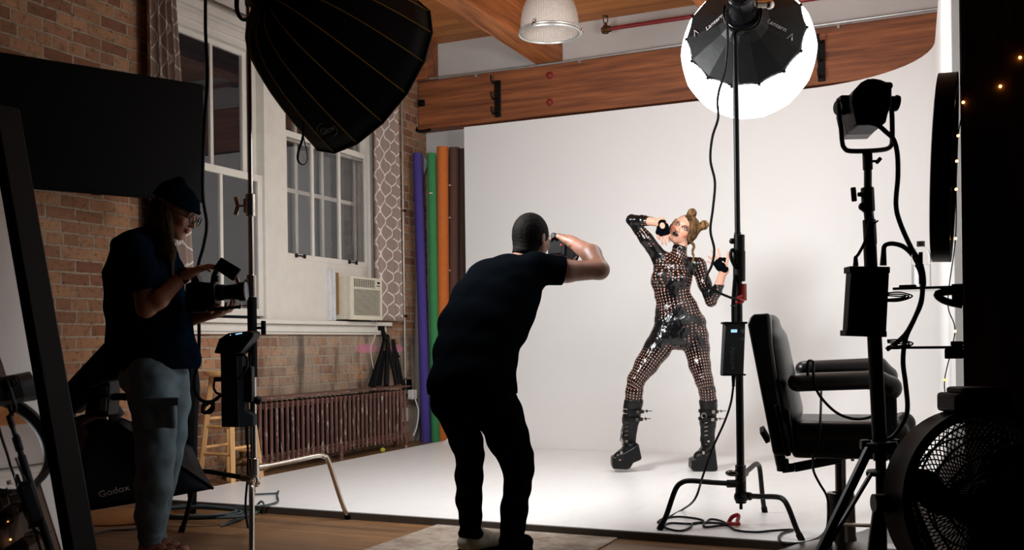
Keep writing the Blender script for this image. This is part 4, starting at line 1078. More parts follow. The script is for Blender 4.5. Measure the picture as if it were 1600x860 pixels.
b = MB(); b.tube([at(1135, 20, 4.45), at(1137, 60, 4.45), at(1133, 110, 4.5), at(1124, 140, 4.6), at(1121, 160, 4.7), at(1122, 185, 4.7), at(1113, 215, 4.7), at(1110, 250, 4.7), at(1117, 285, 4.7), at(1114, 325, 4.7), at(1110, 360, 4.7), at(1116, 390, 4.7), at(1112, 415, 4.7), at(1104, 432, 4.7), at(1105, 447, 4.7), at(1120, 456, 4.7), at(1138, 464, 4.72), at(1156, 470, 4.74)], .0062, 8, 8)
tag(obj('lamp_cable', b, M['rubber_cable']), 'long black cable hanging in waves from the lantern head to the red clip', 'cable')

# ------------------------------------------------------------------ right light stand with studio lamp
DR = 3.2
A = lambda px, py, dd=0: at(px, py, DR + dd)
t = thing('light_stand', V((*A(1372, 690)[:2], 0)), 'black light stand at the right before the barber chair, carrying the studio lamp', 'light stand')
def seg(name, x0, y0_, x1, y1_, w, mat='black_metal', **k):
    b = MB(); r = w / 2 * DR / FPX; b.cyl(A(x0, y0_), A(x1, y1_), r, n=20); return obj(name, b, M[mat], t, **k)
seg('top_tube', 1356, 234, 1356, 300, 12); seg('socket', 1355, 234, 1356, 266, 15, 'black_plastic', bevel=.003)
seg('upper_collar', 1355, 293, 1357, 331, 20, 'black_plastic', bevel=.004); seg('tube', 1357, 330, 1359, 350, 15)
seg('middle_collar', 1358, 343, 1360, 383, 20, 'black_plastic', bevel=.004); seg('middle_tube', 1359, 380, 1366, 530, 20); seg('lower_tube', 1366, 520, 1376, 720, 22)
b = MB(); b.cyl(A(1362, 252), A(1370, 252), .004); b.bar(A(1369, 255, -.0), A(1376, 247), .012, .012); obj('thumb_knob', b, M['black_plastic'], t, bevel=.002)
b = MB(); b.cyl(A(1350, 304), A(1340, 304), .007); b.bar(A(1333, 293), A(1335, 315), .014, .016); b.ball(A(1346, 304), .009, n=8); obj('wing_knob', b, M['black_plastic'], t, bevel=.003)
b = MB(); b.ball(A(1348, 323), .014, n=10); obj('small_knob', b, M['black_plastic'], t)
b = MB(); b.cyl(A(1374.5, 690), A(1375.5, 706), .062, .062, n=6); b.box(A(1352, 695), (.03, .03, .03), (RT0, FW, UP0)); b.box(A(1398, 694), (.03, .03, .03), (RT0, FW, UP0)); obj('leg_collar', b, M['black_metal'], t, bevel=.004)
b = MB(); b.cyl(A(1376, 735), A(1376.4, 743), .05, n=6); obj('lower_collar', b, M['black_metal'], t, bevel=.004)
hz = V((*A(1376, 700)[:2], 0))
for a in (3.55, 5.0, 1.2):
    d = RT0 * math.cos(a) + FW * math.sin(a); top_ = A(1375.5, 700) + d * .045
    b = MB(); b.bar(top_, hz + d * .42 + V((0, 0, .012)), .028, .016, hint=d.cross(UP0)); lg = obj('leg', b, M['black_metal'], t, bevel=.002)
    b = MB(); b.ball(hz + d * .42 + V((0, 0, .016)), .016, n=10); obj('foot_cap', b, M['black_rubber'], lg)
    b = MB(); b.bar(A(1376, 740) + d * .04, hz + d * .24 + V((0, 0, .26)), .012, .008, hint=d.cross(UP0)); obj('brace', b, M['black_metal'], t)
b = MB(); b.cyl(A(1376, 715), V((hz.x, hz.y, .16)), .0165, n=16); obj('centre_tube', b, M['black_metal'], t)

# studio lamp
t = thing('studio_lamp', A(1356, 236), 'black boxy studio lamp in a U-shaped yoke on the right light stand', 'light')
f_ = (FW * .98 + RT0 * .08 - UP0 * .02).normalized()          # it points away and left
L = lambda px, py, dd=-.04: A(px, py, dd)
outl = [(1333, 143), (1346, 128), (1356, 123), (1366, 122), (1377, 124), (1385, 127.5), (1394, 127.5), (1397, 133), (1394, 138), (1394, 163), (1388, 177), (1385, 190), (1381, 194.5), (1339, 195.5), (1335, 178), (1331, 160)]
b = MB(); b.prism([L(*q) for q in outl], f_ * .13); obj('housing', b, M['black_plastic'], t, bevel=.006)
c0 = L(1364, 160); fr = [c0 + f_ * .13 + (L(*q) - c0) * 1.0 for q in outl]; fr2 = [c0 + f_ * .20 + (L(*q) - c0) * 1.04 for q in outl]
b = MB(); b.v = fr + fr2; nn_ = len(outl); b.f = [[i, (i + 1) % nn_, nn_ + (i + 1) % nn_, nn_ + i] for i in range(nn_)] + [list(range(nn_, 2 * nn_))]; b.mi = [0] * (nn_ + 1)
obj('front_hood', b, plain('satin_dark_grey_metal', (58, 58, 58), .35, .3), t, bevel=.004)
b = MB(); b.cyl(L(1391, 161, .02), L(1401, 161, .02), .022, n=18); b.cyl(L(1397, 161, .02), L(1404, 162, .02), .027, .025, n=18); obj('tilt_knob', b, M['black_plastic'], t, bevel=.004)
b = MB(); b.cyl(L(1309, 168, .03), L(1320, 168, .04), .026, n=18); b.box(L(1322, 162, .05), (.05, .05, .045), (RT0, FW, UP0)); obj('pivot_block', b, M['black_plastic'], t, bevel=.004)
b = MB(); b.tube([L(1311, 158, .03), L(1311, 175, .03), L(1314, 200, .03), L(1316, 222, .03), L(1319, 231, .03), L(1327, 236, .02), L(1356, 236, 0), L(1383, 233.5, .02), L(1392, 228, .03), L(1394, 220, .03), L(1394, 190, .03), L(1393, 165, .03)], .0095, 10, 6, flat=.8); obj('yoke', b, M['black_metal'], t)
b = MB(); b.tube([L(1361, 193, -.05), L(1372, 196, -.07), L(1384, 206, -.07), L(1396, 218, -.06), L(1402, 240, -.05), L(1403, 275, -.05), L(1400, 320, -.05), L(1407, 350, -.05), L(1424, 388, -.04), L(1437, 410, -.04), L(1442, 440, -.04), L(1438, 475, -.04), L(1420, 515, -.03), L(1402, 535, -.02), L(1385, 547, -.01)], .0075, 8, 8)
tag(obj('lamp_lead', b, M['rubber_cable']), 'black cable looping from the right studio lamp down past the glass shelves', 'cable')
b = MB(); b.cyl(L(1381, 386, -.04), L(1380, 415, -.04), .007, .011, n=10); b.tube([L(1381, 388, -.04), L(1384, 383, -.04), L(1395, 381, -.04), L(1412, 386, -.04), L(1428, 402, -.03), L(1440, 430, -.03), L(1440, 470, -.03), L(1428, 500, -.03), L(1415, 530, -.03), L(1411, 565, -.03), L(1415, 600, -.03), L(1418, 635, -.03), L(1414, 655, -.02), L(1398, 680, .0), L(1380, 690, .02)], .0075, 8, 8)
tag(obj('controller_cable', b, M['rubber_cable']), 'thick black cable arching out of the top of the controller box', 'cable')
b = MB(); b.cyl(L(1337, 401, -.03), L(1337, 416, -.03), .006, .009, n=10); b.tube([L(1337, 402, -.03), L(1342, 396, -.03), L(1352, 376, -.03), L(1356, 355, -.03), L(1359, 345, -.03)], .005, 7); b.tube([L(1358, 349, -.03), L(1366, 349, -.03), L(1372, 345, -.03)], .003, 6)
tag(obj('short_cable', b, M['rubber_cable']), 'short black cable tied to the right stand above the controller box', 'cable')
t = thing('controller_box', L(1356, 527), 'black finned controller box hanging on the right light stand', 'power box')
b = MB(); b.prism([L(1330, 422, -.06), L(1390, 422, -.06), L(1385, 523, -.06), L(1324, 521, -.06)], FW * .05); obj('box_body', b, M['black_plastic'], t, bevel=.003)
b = MB(); b.prism([L(1328, 416, -.065), L(1391, 417, -.065), L(1391, 427, -.065), L(1328, 426, -.065)], FW * .06); obj('top_plate', b, M['black_plastic'], t, bevel=.002)
b = MB(); b.prism([L(1322, 516, -.065), L(1386, 518, -.065), L(1386, 527, -.065), L(1322, 525, -.065)], FW * .06); obj('bottom_plate', b, M['black_plastic'], t, bevel=.002)

# ------------------------------------------------------------------ barber chair
DC = 4.15
WD = V((ray(1290, 600).x, ray(1290, 600).y, 0)).normalized(); RD = V((WD.y, -WD.x, 0))
A = lambda px, py, dd=0: at(px, py, DC + dd)
M['vinyl'] = plain('black_vinyl', (14, 14, 15), .36, 0, .08, 30, .08, .4)
base = on_z(1312, 866, .04); base = V((base.x, base.y, .04)); 
t = thing('barber_chair', V((*A(1312, 800)[:2], .0)), 'black padded barber chair with a chrome pedestal seen side-on at the right', 'chair')
AX = (RD, WD, UP0)
def pad(name, fn, h=.008, w=.27, mat='vinyl', par=None):
    lo = V((1e9,) * 3); hi = V((-1e9,) * 3)
    for q in ((1150, 470), (1460, 470), (1150, 800), (1460, 800)):
        for dd in (-.4, .4):
            p = A(*q, dd); lo = V([min(lo[i], p[i]) for i in range(3)]); hi = V([max(hi[i], p[i]) for i in range(3)])
    B = Body(lo, hi, h); fn(B); return body_obj(name, B, M[mat], par or t)
def off(dd, px=0): return dd
# backrest: thick curved slab, widened along the viewing direction
def backrest(B):
    pts = [(1204, 506), (1206, 545), (1214, 592), (1222, 640), (1228, 690)]
    rs = [.038, .056, .062, .066, .052]
    for i in range(len(pts) - 1):
        B.cone(A(*pts[i]), A(*pts[i + 1]), rs[i], rs[i + 1], .01, flat=(WD, 3.7))
    B.cone(A(1216, 530), A(1236, 640), .035, .045, .03, flat=(WD, 4.6))
pad('backrest', backrest)
b = MB(); b.prism([A(*q, -.235) for q in ((1168, 508), (1171, 497), (1178, 491), (1203, 489), (1207, 540), (1219, 620), (1236, 712), (1208, 713))], WD * .47); obj('back_board', b, M['vinyl'], t, bevel=.014, segs=3)
def seat(B):
    B.rbox(A(1323, 668), (.225, .235, .040), (RD + UP0 * .01, WD, UP0), .035); B.rbox(A(1320, 690), (.205, .225, .05), AX, .02, .01)
    B.cone(A(1412, 662, -.19), A(1412, 662, .19), .045, .045, .03)
pad('seat', seat)
for dd, y_, nm in ((-.25, 0, 'near'), (.25, 0, 'far')):
    k_ = (DC + dd) / DC
    def arm(B, dd=dd):
        if dd < 0: P0, P1, P2 = A(1246, 598, dd), A(1370, 594, dd), A(1388, 606, dd)
        else: P0, P1, P2 = A(1256, 577, dd), A(1372, 572, dd), A(1384, 588, dd)
        B.cone(P0, P1, .036, .036, .01, flat=(WD, 1.35)); B.cone(P1, P2, .036, .050, .02, flat=(WD, 1.3))
    a_ = pad('armrest', arm)
    b = MB(); q0 = A(1390 if dd < 0 else 1384, 612, dd); b.bar(q0, A(1392 if dd < 0 else 1386, 690, dd), .05, .03, hint=WD); obj('arm_post', b, M['vinyl'], t, bevel=.006)
b = MB(); b.bar(A(1214, 632, -.255), A(1232, 712, -.255), .02, .04, hint=WD); b.bar(A(1230, 640, -.255), A(1240, 706, -.255), .012, .03, hint=WD); obj('side_bracket', b, M['black_metal'], t, bevel=.003)
b = MB(); b.bar(A(1190, 671, -.1), A(1200, 688, -.1), .02, .1, hint=WD); obj('recline_lever', b, M['black_plastic'], t, bevel=.003)
b = MB(); b.cyl(A(1217, 707, -.1), A(1221, 727, -.1), .022); b.cyl(A(1222, 718, -.1), A(1224, 736, -.1), .026); b.cyl(A(1222, 733, -.1), A(1240, 731, -.1), .018); obj('hinge_block', b, M['black_metal'], t, bevel=.003)
b = MB(); b.cyl(A(1241, 731, -.1), A(1312, 717, -.1), .0195, n=16); b.cyl(A(1312, 717, -.1), A(1345, 712, -.1), .007); b.cyl(A(1330, 716.5, -.1), A(1333, 716, -.1), .013); b.cyl(A(1342, 713.5, -.1), A(1350, 712, -.1), .014); obj('gas_spring', b, M['black_metal'], t)
px_ = A(1313, 715); ped = V((px_.x, px_.y, 0))
b = MB(); b.cyl(V((ped.x, ped.y, A(1313, 780).z)), V((ped.x, ped.y, px_.z)), .022, n=20); obj('piston', b, M['dark_chrome'], t)
zt = A(1312, 771).z
b = MB(); b.lathe([(.035, zt + .003), (.053, zt + .002), (.056, zt - .008), (.058, .12), (.062, .1), (.20, .055), (.29, .02), (.30, .0)], ped, n=40); obj('pedestal', b, M['dark_chrome'], t)
b = MB(); b.tube([A(1294, 860, -.08), A(1303, 836, -.10), A(1309, 823, -.11), A(1316, 820, -.11), A(1340, 821, -.11), A(1372, 822, -.1)], .008, 8, 5); obj('foot_pedal', b, M['chrome'], t)
b = MB(); b.tube([A(1262, 590, -.28), A(1262, 568, -.28), A(1266, 564, -.27), A(1271, 568, -.26), A(1271, 585, -.29), A(1276, 610, -.3), A(1290, 630, -.3), A(1310, 647, -.3), A(1335, 655, -.3), A(1360, 652, -.28), A(1372, 640, -.3)], .0055, 7, 8)
tag(obj('chair_cable', b, M['rubber_cable']), 'thin black cable draped over the armrests of the barber chair', 'cable')
b = MB(); b.tube([A(1283, 612, -.05), A(1282, 650, -.2), A(1279, 690, -.27), A(1271, 712, -.27), A(1271, 735, -.2), A(1280, 755, -.2), A(1292, 776, -.15), A(1295, 800, -.15), A(1292, 828, -.12)], .005, 7, 8)
tag(obj('hanging_wire', b, M['rubber_cable']), 'thin black wire hanging under the barber chair seat towards its pedestal', 'cable')

# ------------------------------------------------------------------ glass shelves, bottle and round mirror on the timber upright
DS = 3.10
A = lambda px, py, dd=0: at(px, py, DS + dd)
def shelf(yp, label, x0=1388):
    c1_, c2_ = A(x0, yp), A(1498, yp + 1); z = c2_.z
    t = thing('glass_shelf', V(((c1_.x - .0), 3.38, z)), label, 'shelf')
    b = MB(); b.bb((c1_.x, 3.30, z - .004), (0.0, 3.46, z + .004)); obj('glass_plate', b, plain('dark_tinted_glass', (40, 52, 50), .05, 0, .02), t, bevel=.001)
    return t, z
t, zs1 = shelf(449.5, 'narrow glass shelf with the clear bottle, the upper of two on the timber upright', 1395)
b = MB(); b.tube([(-.02, 3.34, zs1 - .012), (-.07, 3.34, zs1 - .018), (-.05, 3.34, zs1 - .04), (-.0, 3.34, zs1 - .055)], .011, 8, 6); b.bb((-.03, 3.33, zs1 - .05), (0, 3.40, zs1 + .01)); obj('shelf_bracket', b, M['black_metal'], t, bevel=.003)
t, zs2 = shelf(541.5, 'narrow glass shelf with folded cables, the lower of two on the timber upright', 1385)
b = MB(); b.bb((-.052, 3.31, zs2 - .035), (0, 3.42, zs2 - .004)); b.bb((-.035, 3.33, zs2 + .004), (0, 3.42, zs2 + .018)); obj('shelf_bracket', b, M['black_metal'], t, bevel=.003)
# bottle
cb_ = A(1439, 448.5); cb_ = V((cb_.x, 3.38, zs1 + .0045)); s = DS / FPX
t = thing('clear_bottle', cb_, 'clear plastic bottle half full of water on the upper glass shelf', 'bottle')
M['bottle'] = glass('thin_clear_plastic', (.99, .99, .99), .0, 1.08)
r = 14.5 * s
outer = [(r * .92, 0), (r, .006), (r, 44 * s), (r * .97, 52 * s), (r * .8, 58 * s), (r * .5, 62 * s), (r * .36, 64 * s), (r * .36, 66 * s)]
b = MB(); b.lathe([(0.001, 0)] + outer + [(q - .0012, z if i else .0015) for i, (q, z) in enumerate(outer)][::-1] + [(0.001, .0015)], cb_, n=32); obj('bottle_body', b, M['bottle'], t)
b = MB(); b.lathe([(.001, .003), (r * .93, .003), (r * .93, 36 * s), (.001, 36 * s)], cb_, n=32); obj('liquid', b, glass('water', (.97, .98, .98), 0, 1.06), t)
b = MB(); b.cyl(cb_ + V((0, 0, 65 * s)), cb_ + V((0, 0, 73 * s)), r * .42, n=24); obj('cap', b, plain('translucent_cap', (205, 205, 200), .5), t)
b = MB(); b.box(cb_ + V((.0, -r * .75, 30 * s)), (.012, .002, .1)); obj('label_stripe', b, plain('brown_label', (92, 52, 46), .6), t)
b = MB(); c = V((A(1418, 447).x, 3.36, zs1 + .008)); b.box(c, (.05, .06, .009)); tag(obj('compact_case', b, M['black_plastic'], bevel=.002), 'flat black case at the outer end of the upper glass shelf', 'case')
for k2, (zc, nm) in enumerate(((zs1 - .022, 'wire clamp under the outer end of the upper glass shelf'), (zs2 + .012, 'tangle of dark wire on the outer end of the lower glass shelf'))):
    b = MB(); x0_ = A(1400, 450).x
    for j in range(3): b.tube([(x0_ - .03, 3.36, zc + .012 - j * .004), (x0_ + .01, 3.34 + .01 * j, zc + .012 - .006 * j), (x0_ + .045 - .01 * j, 3.36, zc), (x0_ + .01, 3.35, zc - .014 + .004 * j), (x0_ - .03, 3.36, zc - .014 + .003 * j)], .0025, 6, 6)
    tag(obj('wire_bundle', b, M['dark_chrome'] if k2 == 0 else M['rubber_cable']), nm, 'wire')
# drum-framed round mirror, seen edge-on
c = A(1478, 264); c = V((-.052, c.y, c.z + .0)); rm = 146 * 3.15 / FPX
ax_ = (V((-1, 0, 0)) + V((0, .016, .05))).normalized()
t = thing('round_mirror', V((0, c.y, c.z - rm)), 'round mirror in a deep black frame seen edge-on on the timber upright', 'mirror')
cc = V((-.030, 3.44, on_y(1478, 264, 3.44).z))
b = MB(); b.lathe([(rm - .035, .0), (rm, .0), (rm, .055), (rm - .02, .058), (rm - .035, .02), (rm - .035, .0)], cc - ax_ * .012, ax_, 56); obj('mirror_frame', b, M['black_plastic'], t, angle=50)
b = MB(); b.lathe([(.001, .012), (rm - .03, .012)], cc - ax_ * .012, ax_, 56); obj('mirror_glass', b, plain('mirror_silver', (225, 225, 225), .02, 1.0, 0.0), t)
# fairy lights
M['bulb'] = glow('warm_fairy_bulb', (255, 170, 80), 14)
M['bulb_dim'] = glow('dim_fairy_bulb', (255, 160, 70), 3)
bul = [(1505, 160, -.16), (1497, 212, -.04), (1495, 252, -.03), (1494, 296, -.03), (1493, 373, -.03), (1492, 518, -.03), (1481, 472, -.02), (1476, 594, -.02)]
P_ = [on_y(1506, -20, 3.297), on_y(1508, 60, 3.297)] + [(on_y(x, y, 3.297) if x > 1504 else A(x, y, d)) for x, y, d in sorted(bul, key=lambda q: q[1])] + [A(1480, 640, -.02), A(1478, 700, 0)]
b = MB(); b.tube(P_, .0018, 5, 8); tag(obj('fairy_light_wire', b, M['rubber_cable']), 'thin dark fairy light wire hanging along the edge of the timber upright', 'wire')
first = None
bul2 = bul + [(1563, 135, -.14), (1594, 90, -.14)]
labs = ['small warm fairy light bulb, topmost on the timber upright', 'second fairy light bulb from the top, beside the round mirror frame', 'third fairy light bulb from the top, beside the round mirror frame', 'fairy light bulb beside the lower half of the round mirror', 'fairy light bulb beside the bottom of the round mirror', 'fairy light bulb just above the lower glass shelf', 'dim fairy light bulb just below the upper glass shelf', 'lowest fairy light bulb, below the lower glass shelf', 'fairy light bulb on the face of the dark timber upright', 'fairy light bulb at the top right edge of the picture']
for (x, y, d), lb in zip(bul2, labs):
    if first is None: b = MB(); b.ball(on_y(x, y, 3.296), .0042, n=10); first = o = obj('fairy_light', b, M['bulb'])
    else:
        q_ = on_y(x, y, 3.296) if x > 1504 else A(x, y, d)
        o = first.copy(); COL.objects.link(o); o.location = q_ - V((0, 0, .0042))
        if 'dim' in lb or 'lowest' in lb: o.data = first.data.copy(); o.data.materials[0] = M['bulb_dim']
    tag(o, lb, 'fairy light', 'fairy lights on the timber upright')

# ------------------------------------------------------------------ drum fan, right foreground
FC = at(1532, 785, 2.55); fa = (-FW * .95 + RT0 * .12 + UP0 * .10).normalized(); FR = .228
t = thing('floor_fan', V((FC.x, FC.y, 0)), 'large black round floor fan in the right foreground', 'fan')
fA, fB, _ = frame_of(fa)
def fp(r, a, z=0): return FC + fA * (r * math.cos(a)) + fB * (r * math.sin(a)) + fa * z
b = MB(); b.lathe([(FR, -.05), (FR + .012, -.045), (FR + .006, 0), (FR + .012, .055), (FR, .062), (FR - .012, .055), (FR - .008, 0), (FR - .012, -.045), (FR, -.05)], FC, fa, 72); obj('drum', b, M['black_plastic'], t, angle=50)
for zz, nm, tw in ((.06, 'front_grille', .55), (-.045, 'rear_grille', -.55)):
    b = MB()
    for q in (.075, .12, .165, .205): b.tube([fp(q, 2 * math.pi * i / 48, zz) for i in range(48)], .0032, 5, 1, closed=True, raw=True)
    for i in range(84):
        a = 2 * math.pi * i / 84
        b.tube([fp(.055, a, zz + .012), fp(.12, a + tw * .3, zz + .008), fp(.19, a + tw * .75, zz + .004), fp(FR - .003, a + tw, zz - .002)], .0017, 4, 2)
    b.lathe([(.0, .02), (.06, .018), (.064, .0), (.06, -.004)], FC + fa * zz, fa, 32)
    obj(nm, b, M['black_plastic'], t, angle=50)
b = MB(); b.cyl(fp(0, 0, -.04), fp(0, 0, .02), .052, n=24); obj('motor', b, M['black_plastic'], t)
for i in range(3):
    a0 = 2 * math.pi * i / 3 + .95; b = MB()
    def bl(u, v, a0=a0):
        r = .05 + (FR - .03 - .05) * v; wd = .42 + .42 * math.sin(math.pi * min(v * 1.1 + .12, 1)) ; aa = a0 + (u - .5) * wd * 1.15 - .25 * v
        return fp(r, aa, (u - .5) * .07 * (1 - .5 * v) - .02)
    b.grid(bl, 10, 12); obj('blade', b, M['black_plastic'], t, solid=.004)
tp = FC + UP0 * (FR + .012); b = MB(); b.box(tp + UP0 * .015 - fa * .02, (.15, .12, .05), (fA.cross(UP0).cross(UP0) if False else RT0, FW, UP0)); b.box(tp + UP0 * .045 - fa * .02, (.11, .10, .02), (RT0, FW, UP0)); obj('top_handle', b, M['black_plastic'], t, bevel=.012)
for s_ in (-1, 1):
    b = MB(); b.tube([FC + RT0 * (s_ * (FR + .03)), FC + RT0 * (s_ * (FR + .05)) - UP0 * .2, V((FC.x, FC.y, .02)) + RT0 * s_ * .24, V((FC.x, FC.y, .016)) + RT0 * s_ * .22 - FW * .2], .014, 8, 6); obj('leg', b, M['black_metal'], t)
    b = MB(); b.cyl(FC + RT0 * (s_ * (FR - .002)), FC + RT0 * (s_ * (FR + .045)), .024, n=16); obj('pivot_knob', b, M['black_plastic'], t)
b = MB(); b.cyl(V((FC.x, FC.y, .02)) + RT0 * .26, V((FC.x, FC.y, .02)) - RT0 * .26, .014); obj('base_bar', b, M['black_metal'], t)
# ------------------------------------------------------------------ leaning mirror, left foreground
TRm, BRm = at(20, 175, 3.03), at(174, 1050, 2.88)
az_ = math.radians(86.5); hx = V((math.cos(az_), math.sin(az_), 0))       # along the mirror width, pointing right in view
vz = (TRm - BRm).normalized(); mn = hx.cross(vz).normalized()
if mn.dot(CAMPOS - BRm) < 0: mn = -mn
Wm = .62; Hm = (TRm - BRm).length; FWd = .085
t = thing('standing_mirror', BRm - hx * Wm / 2, 'tall leaning mirror in a dark wooden frame in the left foreground', 'mirror')
ox = (vz - hx * vz.dot(hx)).normalized()
o0 = BRm + V((0, 0, .0))
def mp(u, v, d=0): return o0 - hx * u + vz * v + mn * d
fm = plain('dark_frame_paint', (10, 8, 7), .6, spec=.2)
def fbar(a, c, w):
    b = MB(); b.prism([mp(a[0], a[1]), mp(c[0], a[1]), mp(c[0], c[1]), mp(a[0], c[1])], mn * .035); obj('frame_bar', b, fm, t, bevel=.006)
fbar((0, 0), (FWd, Hm), 0); fbar((Wm - FWd, 0), (Wm, Hm), 0); fbar((FWd, 0), (Wm - FWd, FWd), 0); fbar((FWd, Hm - FWd), (Wm - FWd, Hm), 0)
b = MB(); b.prism([mp(-.004, 0, -.03), mp(.004, 0, -.03), mp(.004, Hm, -.03), mp(-.004, Hm, -.03)], mn * .045); obj('edge_strip', b, plain('worn_gilt_edge', (96, 76, 48), .6), t)
b = MB(); b.prism([mp(FWd - .005, FWd - .005, .01), mp(Wm - FWd + .005, FWd - .005, .01), mp(Wm - FWd + .005, Hm - FWd + .005, .01), mp(FWd - .005, Hm - FWd + .005, .01)], mn * .004); obj('mirror_glass', b, plain('mirror_silver_glass', (215, 215, 215), .015, 1.0, 0.0), t, smooth=False)
b = MB(); b.prism([mp(.01, .01, -.02), mp(Wm - .01, .01, -.02), mp(Wm - .01, Hm - .01, -.02), mp(.01, Hm - .01, -.02)], mn * .02); obj('backing', b, fm, t)
b = MB(); q1 = mp(Wm / 2, Hm * .75, -.02); q2 = V((q1.x - .62, q1.y, .0)); b.bar(q1, q2, .04, .03); obj('easel_leg', b, fm, t)

# ------------------------------------------------------------------ folded black softbox on the floor, with printed name
D0 = 4.75
A = lambda px, py, dd=0: at(px, py, D0 + dd)
apx = A(163, 657, .05)
cor = [A(98, 805, -.35), A(333, 764, -.1), A(300, 700, .55), A(100, 660, .35)]
nc = len(cor)
t = thing('square_softbox', V((apx.x, apx.y, 0)), 'black pyramid softbox with printed name lying on the floor behind the woman', 'softbox')
cor = [V((p.x, p.y, max(p.z, .02))) for p in cor]
k_ = .14
cen = sum(cor, V((0, 0, 0))) / 4
apr = [apx + (p - cen).normalized() * .09 for p in cor]
b = MB()
for i in range(4):
    c0_, c1_, a0_, a1_ = cor[i], cor[(i + 1) % 4], apr[i], apr[(i + 1) % 4]
    nU, nV = 9, 9; nm_ = (c1_ - c0_).cross(a0_ - c0_).normalized()
    if nm_.dot(c0_ - (cen + apx) / 2) < 0: nm_ = -nm_
    b.grid(lambda u, v: (c0_.lerp(c1_, u)).lerp(a0_.lerp(a1_, u), v) - nm_ * (.035 * math.sin(math.pi * u) * math.sin(math.pi * min(v + .05, 1))), nU, nV)
obj('cloth_panels', b, M['navy_cloth'], t, solid=.004)
for i in range(4):
    b = MB(); b.cyl(cor[i], apr[i], .007, n=8); obj('rib', b, M['black_cloth'], t)
b = MB(); b.tube(cor, .009, 6, 1, closed=True, raw=False); 
ax_s = (apx - cen).normalized()
b = MB(); b.cyl(apx - ax_s * .02, apx + ax_s * .035, .095, n=28); obj('speed_ring', b, M['black_plastic'], t, bevel=.003)
f0, f1, g0 = cor[0], cor[1], apr[0].lerp(apr[1], .5)
nf = (f1 - f0).cross(g0 - f0).normalized()
if nf.dot(CAMPOS - f0) < 0: nf = -nf
def onface(px, py, lift=.012):
    r_ = ray(px, py); return CAMPOS + r_ * ((f0 + nf * lift - CAMPOS).dot(nf) / r_.dot(nf))
xd = (onface(198, 768) - onface(158, 778)).normalized(); yd = nf.cross(xd)
c = onface(178, 768); s_ = (onface(200, 764) - onface(155, 772)).length
text_part('printed_name', 'Godox', c, xd, yd, s_ * .385, M['white_print'], t, extrude=.0008)
text_part('printed_address', 'WWW.GODOX.COM', onface(177, 780), xd, yd, s_ * .085, M['grey_print'], t)
# flash head standing on it
t = thing('studio_flash', A(157, 655, -.1), 'black studio flash head with a small lit screen on the square softbox', 'flash')
b = MB(); b.prism([A(130, 652, -.12), A(138, 606, -.12), A(168, 594, -.12), A(171, 600, -.12), A(168, 652, -.12)], FW * .14); o = obj('flash_body', b, M['black_plastic'], t, bevel=.012)
b = MB(); b.prism([A(156.5, 623, -.125), A(166.5, 621, -.125), A(165.5, 643, -.125), A(155.5, 643, -.125)], FW * .004); obj('screen', b, plain('grey_green_lcd', (120, 122, 104), .4), o)
b = MB()
for i in range(3):
    for j in range(4): b.box(A(156.5 + j * 3.2, 608 + i * 4.2 - j * .4, -.124), (.006, .004, .008), (RT0, FW, UP0))
obj('buttons', b, M['grey_print'], o, bevel=.001)
b = MB(); b.cyl(A(168, 621, -.06), A(192, 620, -.06), .017, n=16); b.ball(A(195, 620.5, -.06), .019, n=12); obj('grip_handle', b, M['black_rubber'], t)
b = MB(); b.cyl(A(152, 654, -.12), A(168, 654, -.12), .007); obj('metal_ring', b, M['chrome'], t)
# long dark strip softbox leaning across the brick
D1 = 5.15
A = lambda px, py, dd=0: at(px, py, D1 + dd)
t = thing('strip_softbox', V((*A(112, 640)[:2], .0)), 'long dark navy strip softbox leaning diagonally against the brick wall', 'softbox')
b = MB(); cs = [(96, 604), (178, 516), (215, 490), (222, 545), (190, 590), (158, 612), (106, 652)]
b.prism([A(*q) for q in cs], FW * .16); obj('cloth_case', b, M['navy_cloth'], t, bevel=.03, segs=3)
b = MB(); b.tube([A(100, 610, -.01), A(150, 556, -.015), A(200, 502, -.01)], .006, 6); obj('edge_piping', b, M['black_cloth'], t)
b = MB(); b.bar(A(112, 640, .08), V((*A(108, 700, .1)[:2], .0)), .03, .03); obj('support_tube', b, M['black_metal'], t)
# black flag and stand behind the woman, by the stool
A = lambda px, py, dd=0: at(px, py, 5.6 + dd)
t = thing('folded_umbrella', V((*A(300, 690)[:2], 0)), 'black folded umbrella leaning on the brick between the woman and the stool', 'umbrella')
b = MB(); b.tube([A(297, 552), A(300, 600), A(297, 660), V((*A(300, 700)[:2], .0))], lambda q: .012 + .035 * math.sin(math.pi * min(q * .9 + .05, 1)), 10, 8); obj('cloth', b, M['black_cloth'], t)
# coiled cable
t = thing('cable_coil', on_z(300, 800, 0), 'coil of grey-green cable on the floorboards below the C-stand', 'cable')
rnd = random.Random(3)
for i in range(6):
    c = on_z(302 + rnd.uniform(-6, 6), 800 + rnd.uniform(-3, 3), .01 + i * .009); a_, e_ = .30 + rnd.uniform(-.05, .05), .17 + rnd.uniform(-.03, .03); rot = rnd.uniform(-.4, .2)
    pts = []
    for j in range(12):
        an = 2 * math.pi * j / 12; x, y = a_ * math.cos(an), e_ * math.sin(an); pts.append(c + RT0 * (x * math.cos(rot) - y * math.sin(rot)) + FW * (x * math.sin(rot) + y * math.cos(rot)) + V((0, 0, rnd.uniform(0, .006))))
    b = MB(); b.tube(pts, .0075, 7, 5, closed=True); obj('cable_loop', b, M['teal_cable'], t)
G = lambda px, py, z=.01: on_z(px, py, z)
b = MB(); b.tube([G(345, 790), G(350, 783), G(365, 777), G(392, 771), G(398, 790), G(380, 805), G(362, 815), G(345, 822), G(365, 815), G(390, 806), G(405, 800), G(412, 790, .05), G(408, 784, .06), G(400, 792, .03)], .006, 7, 6)
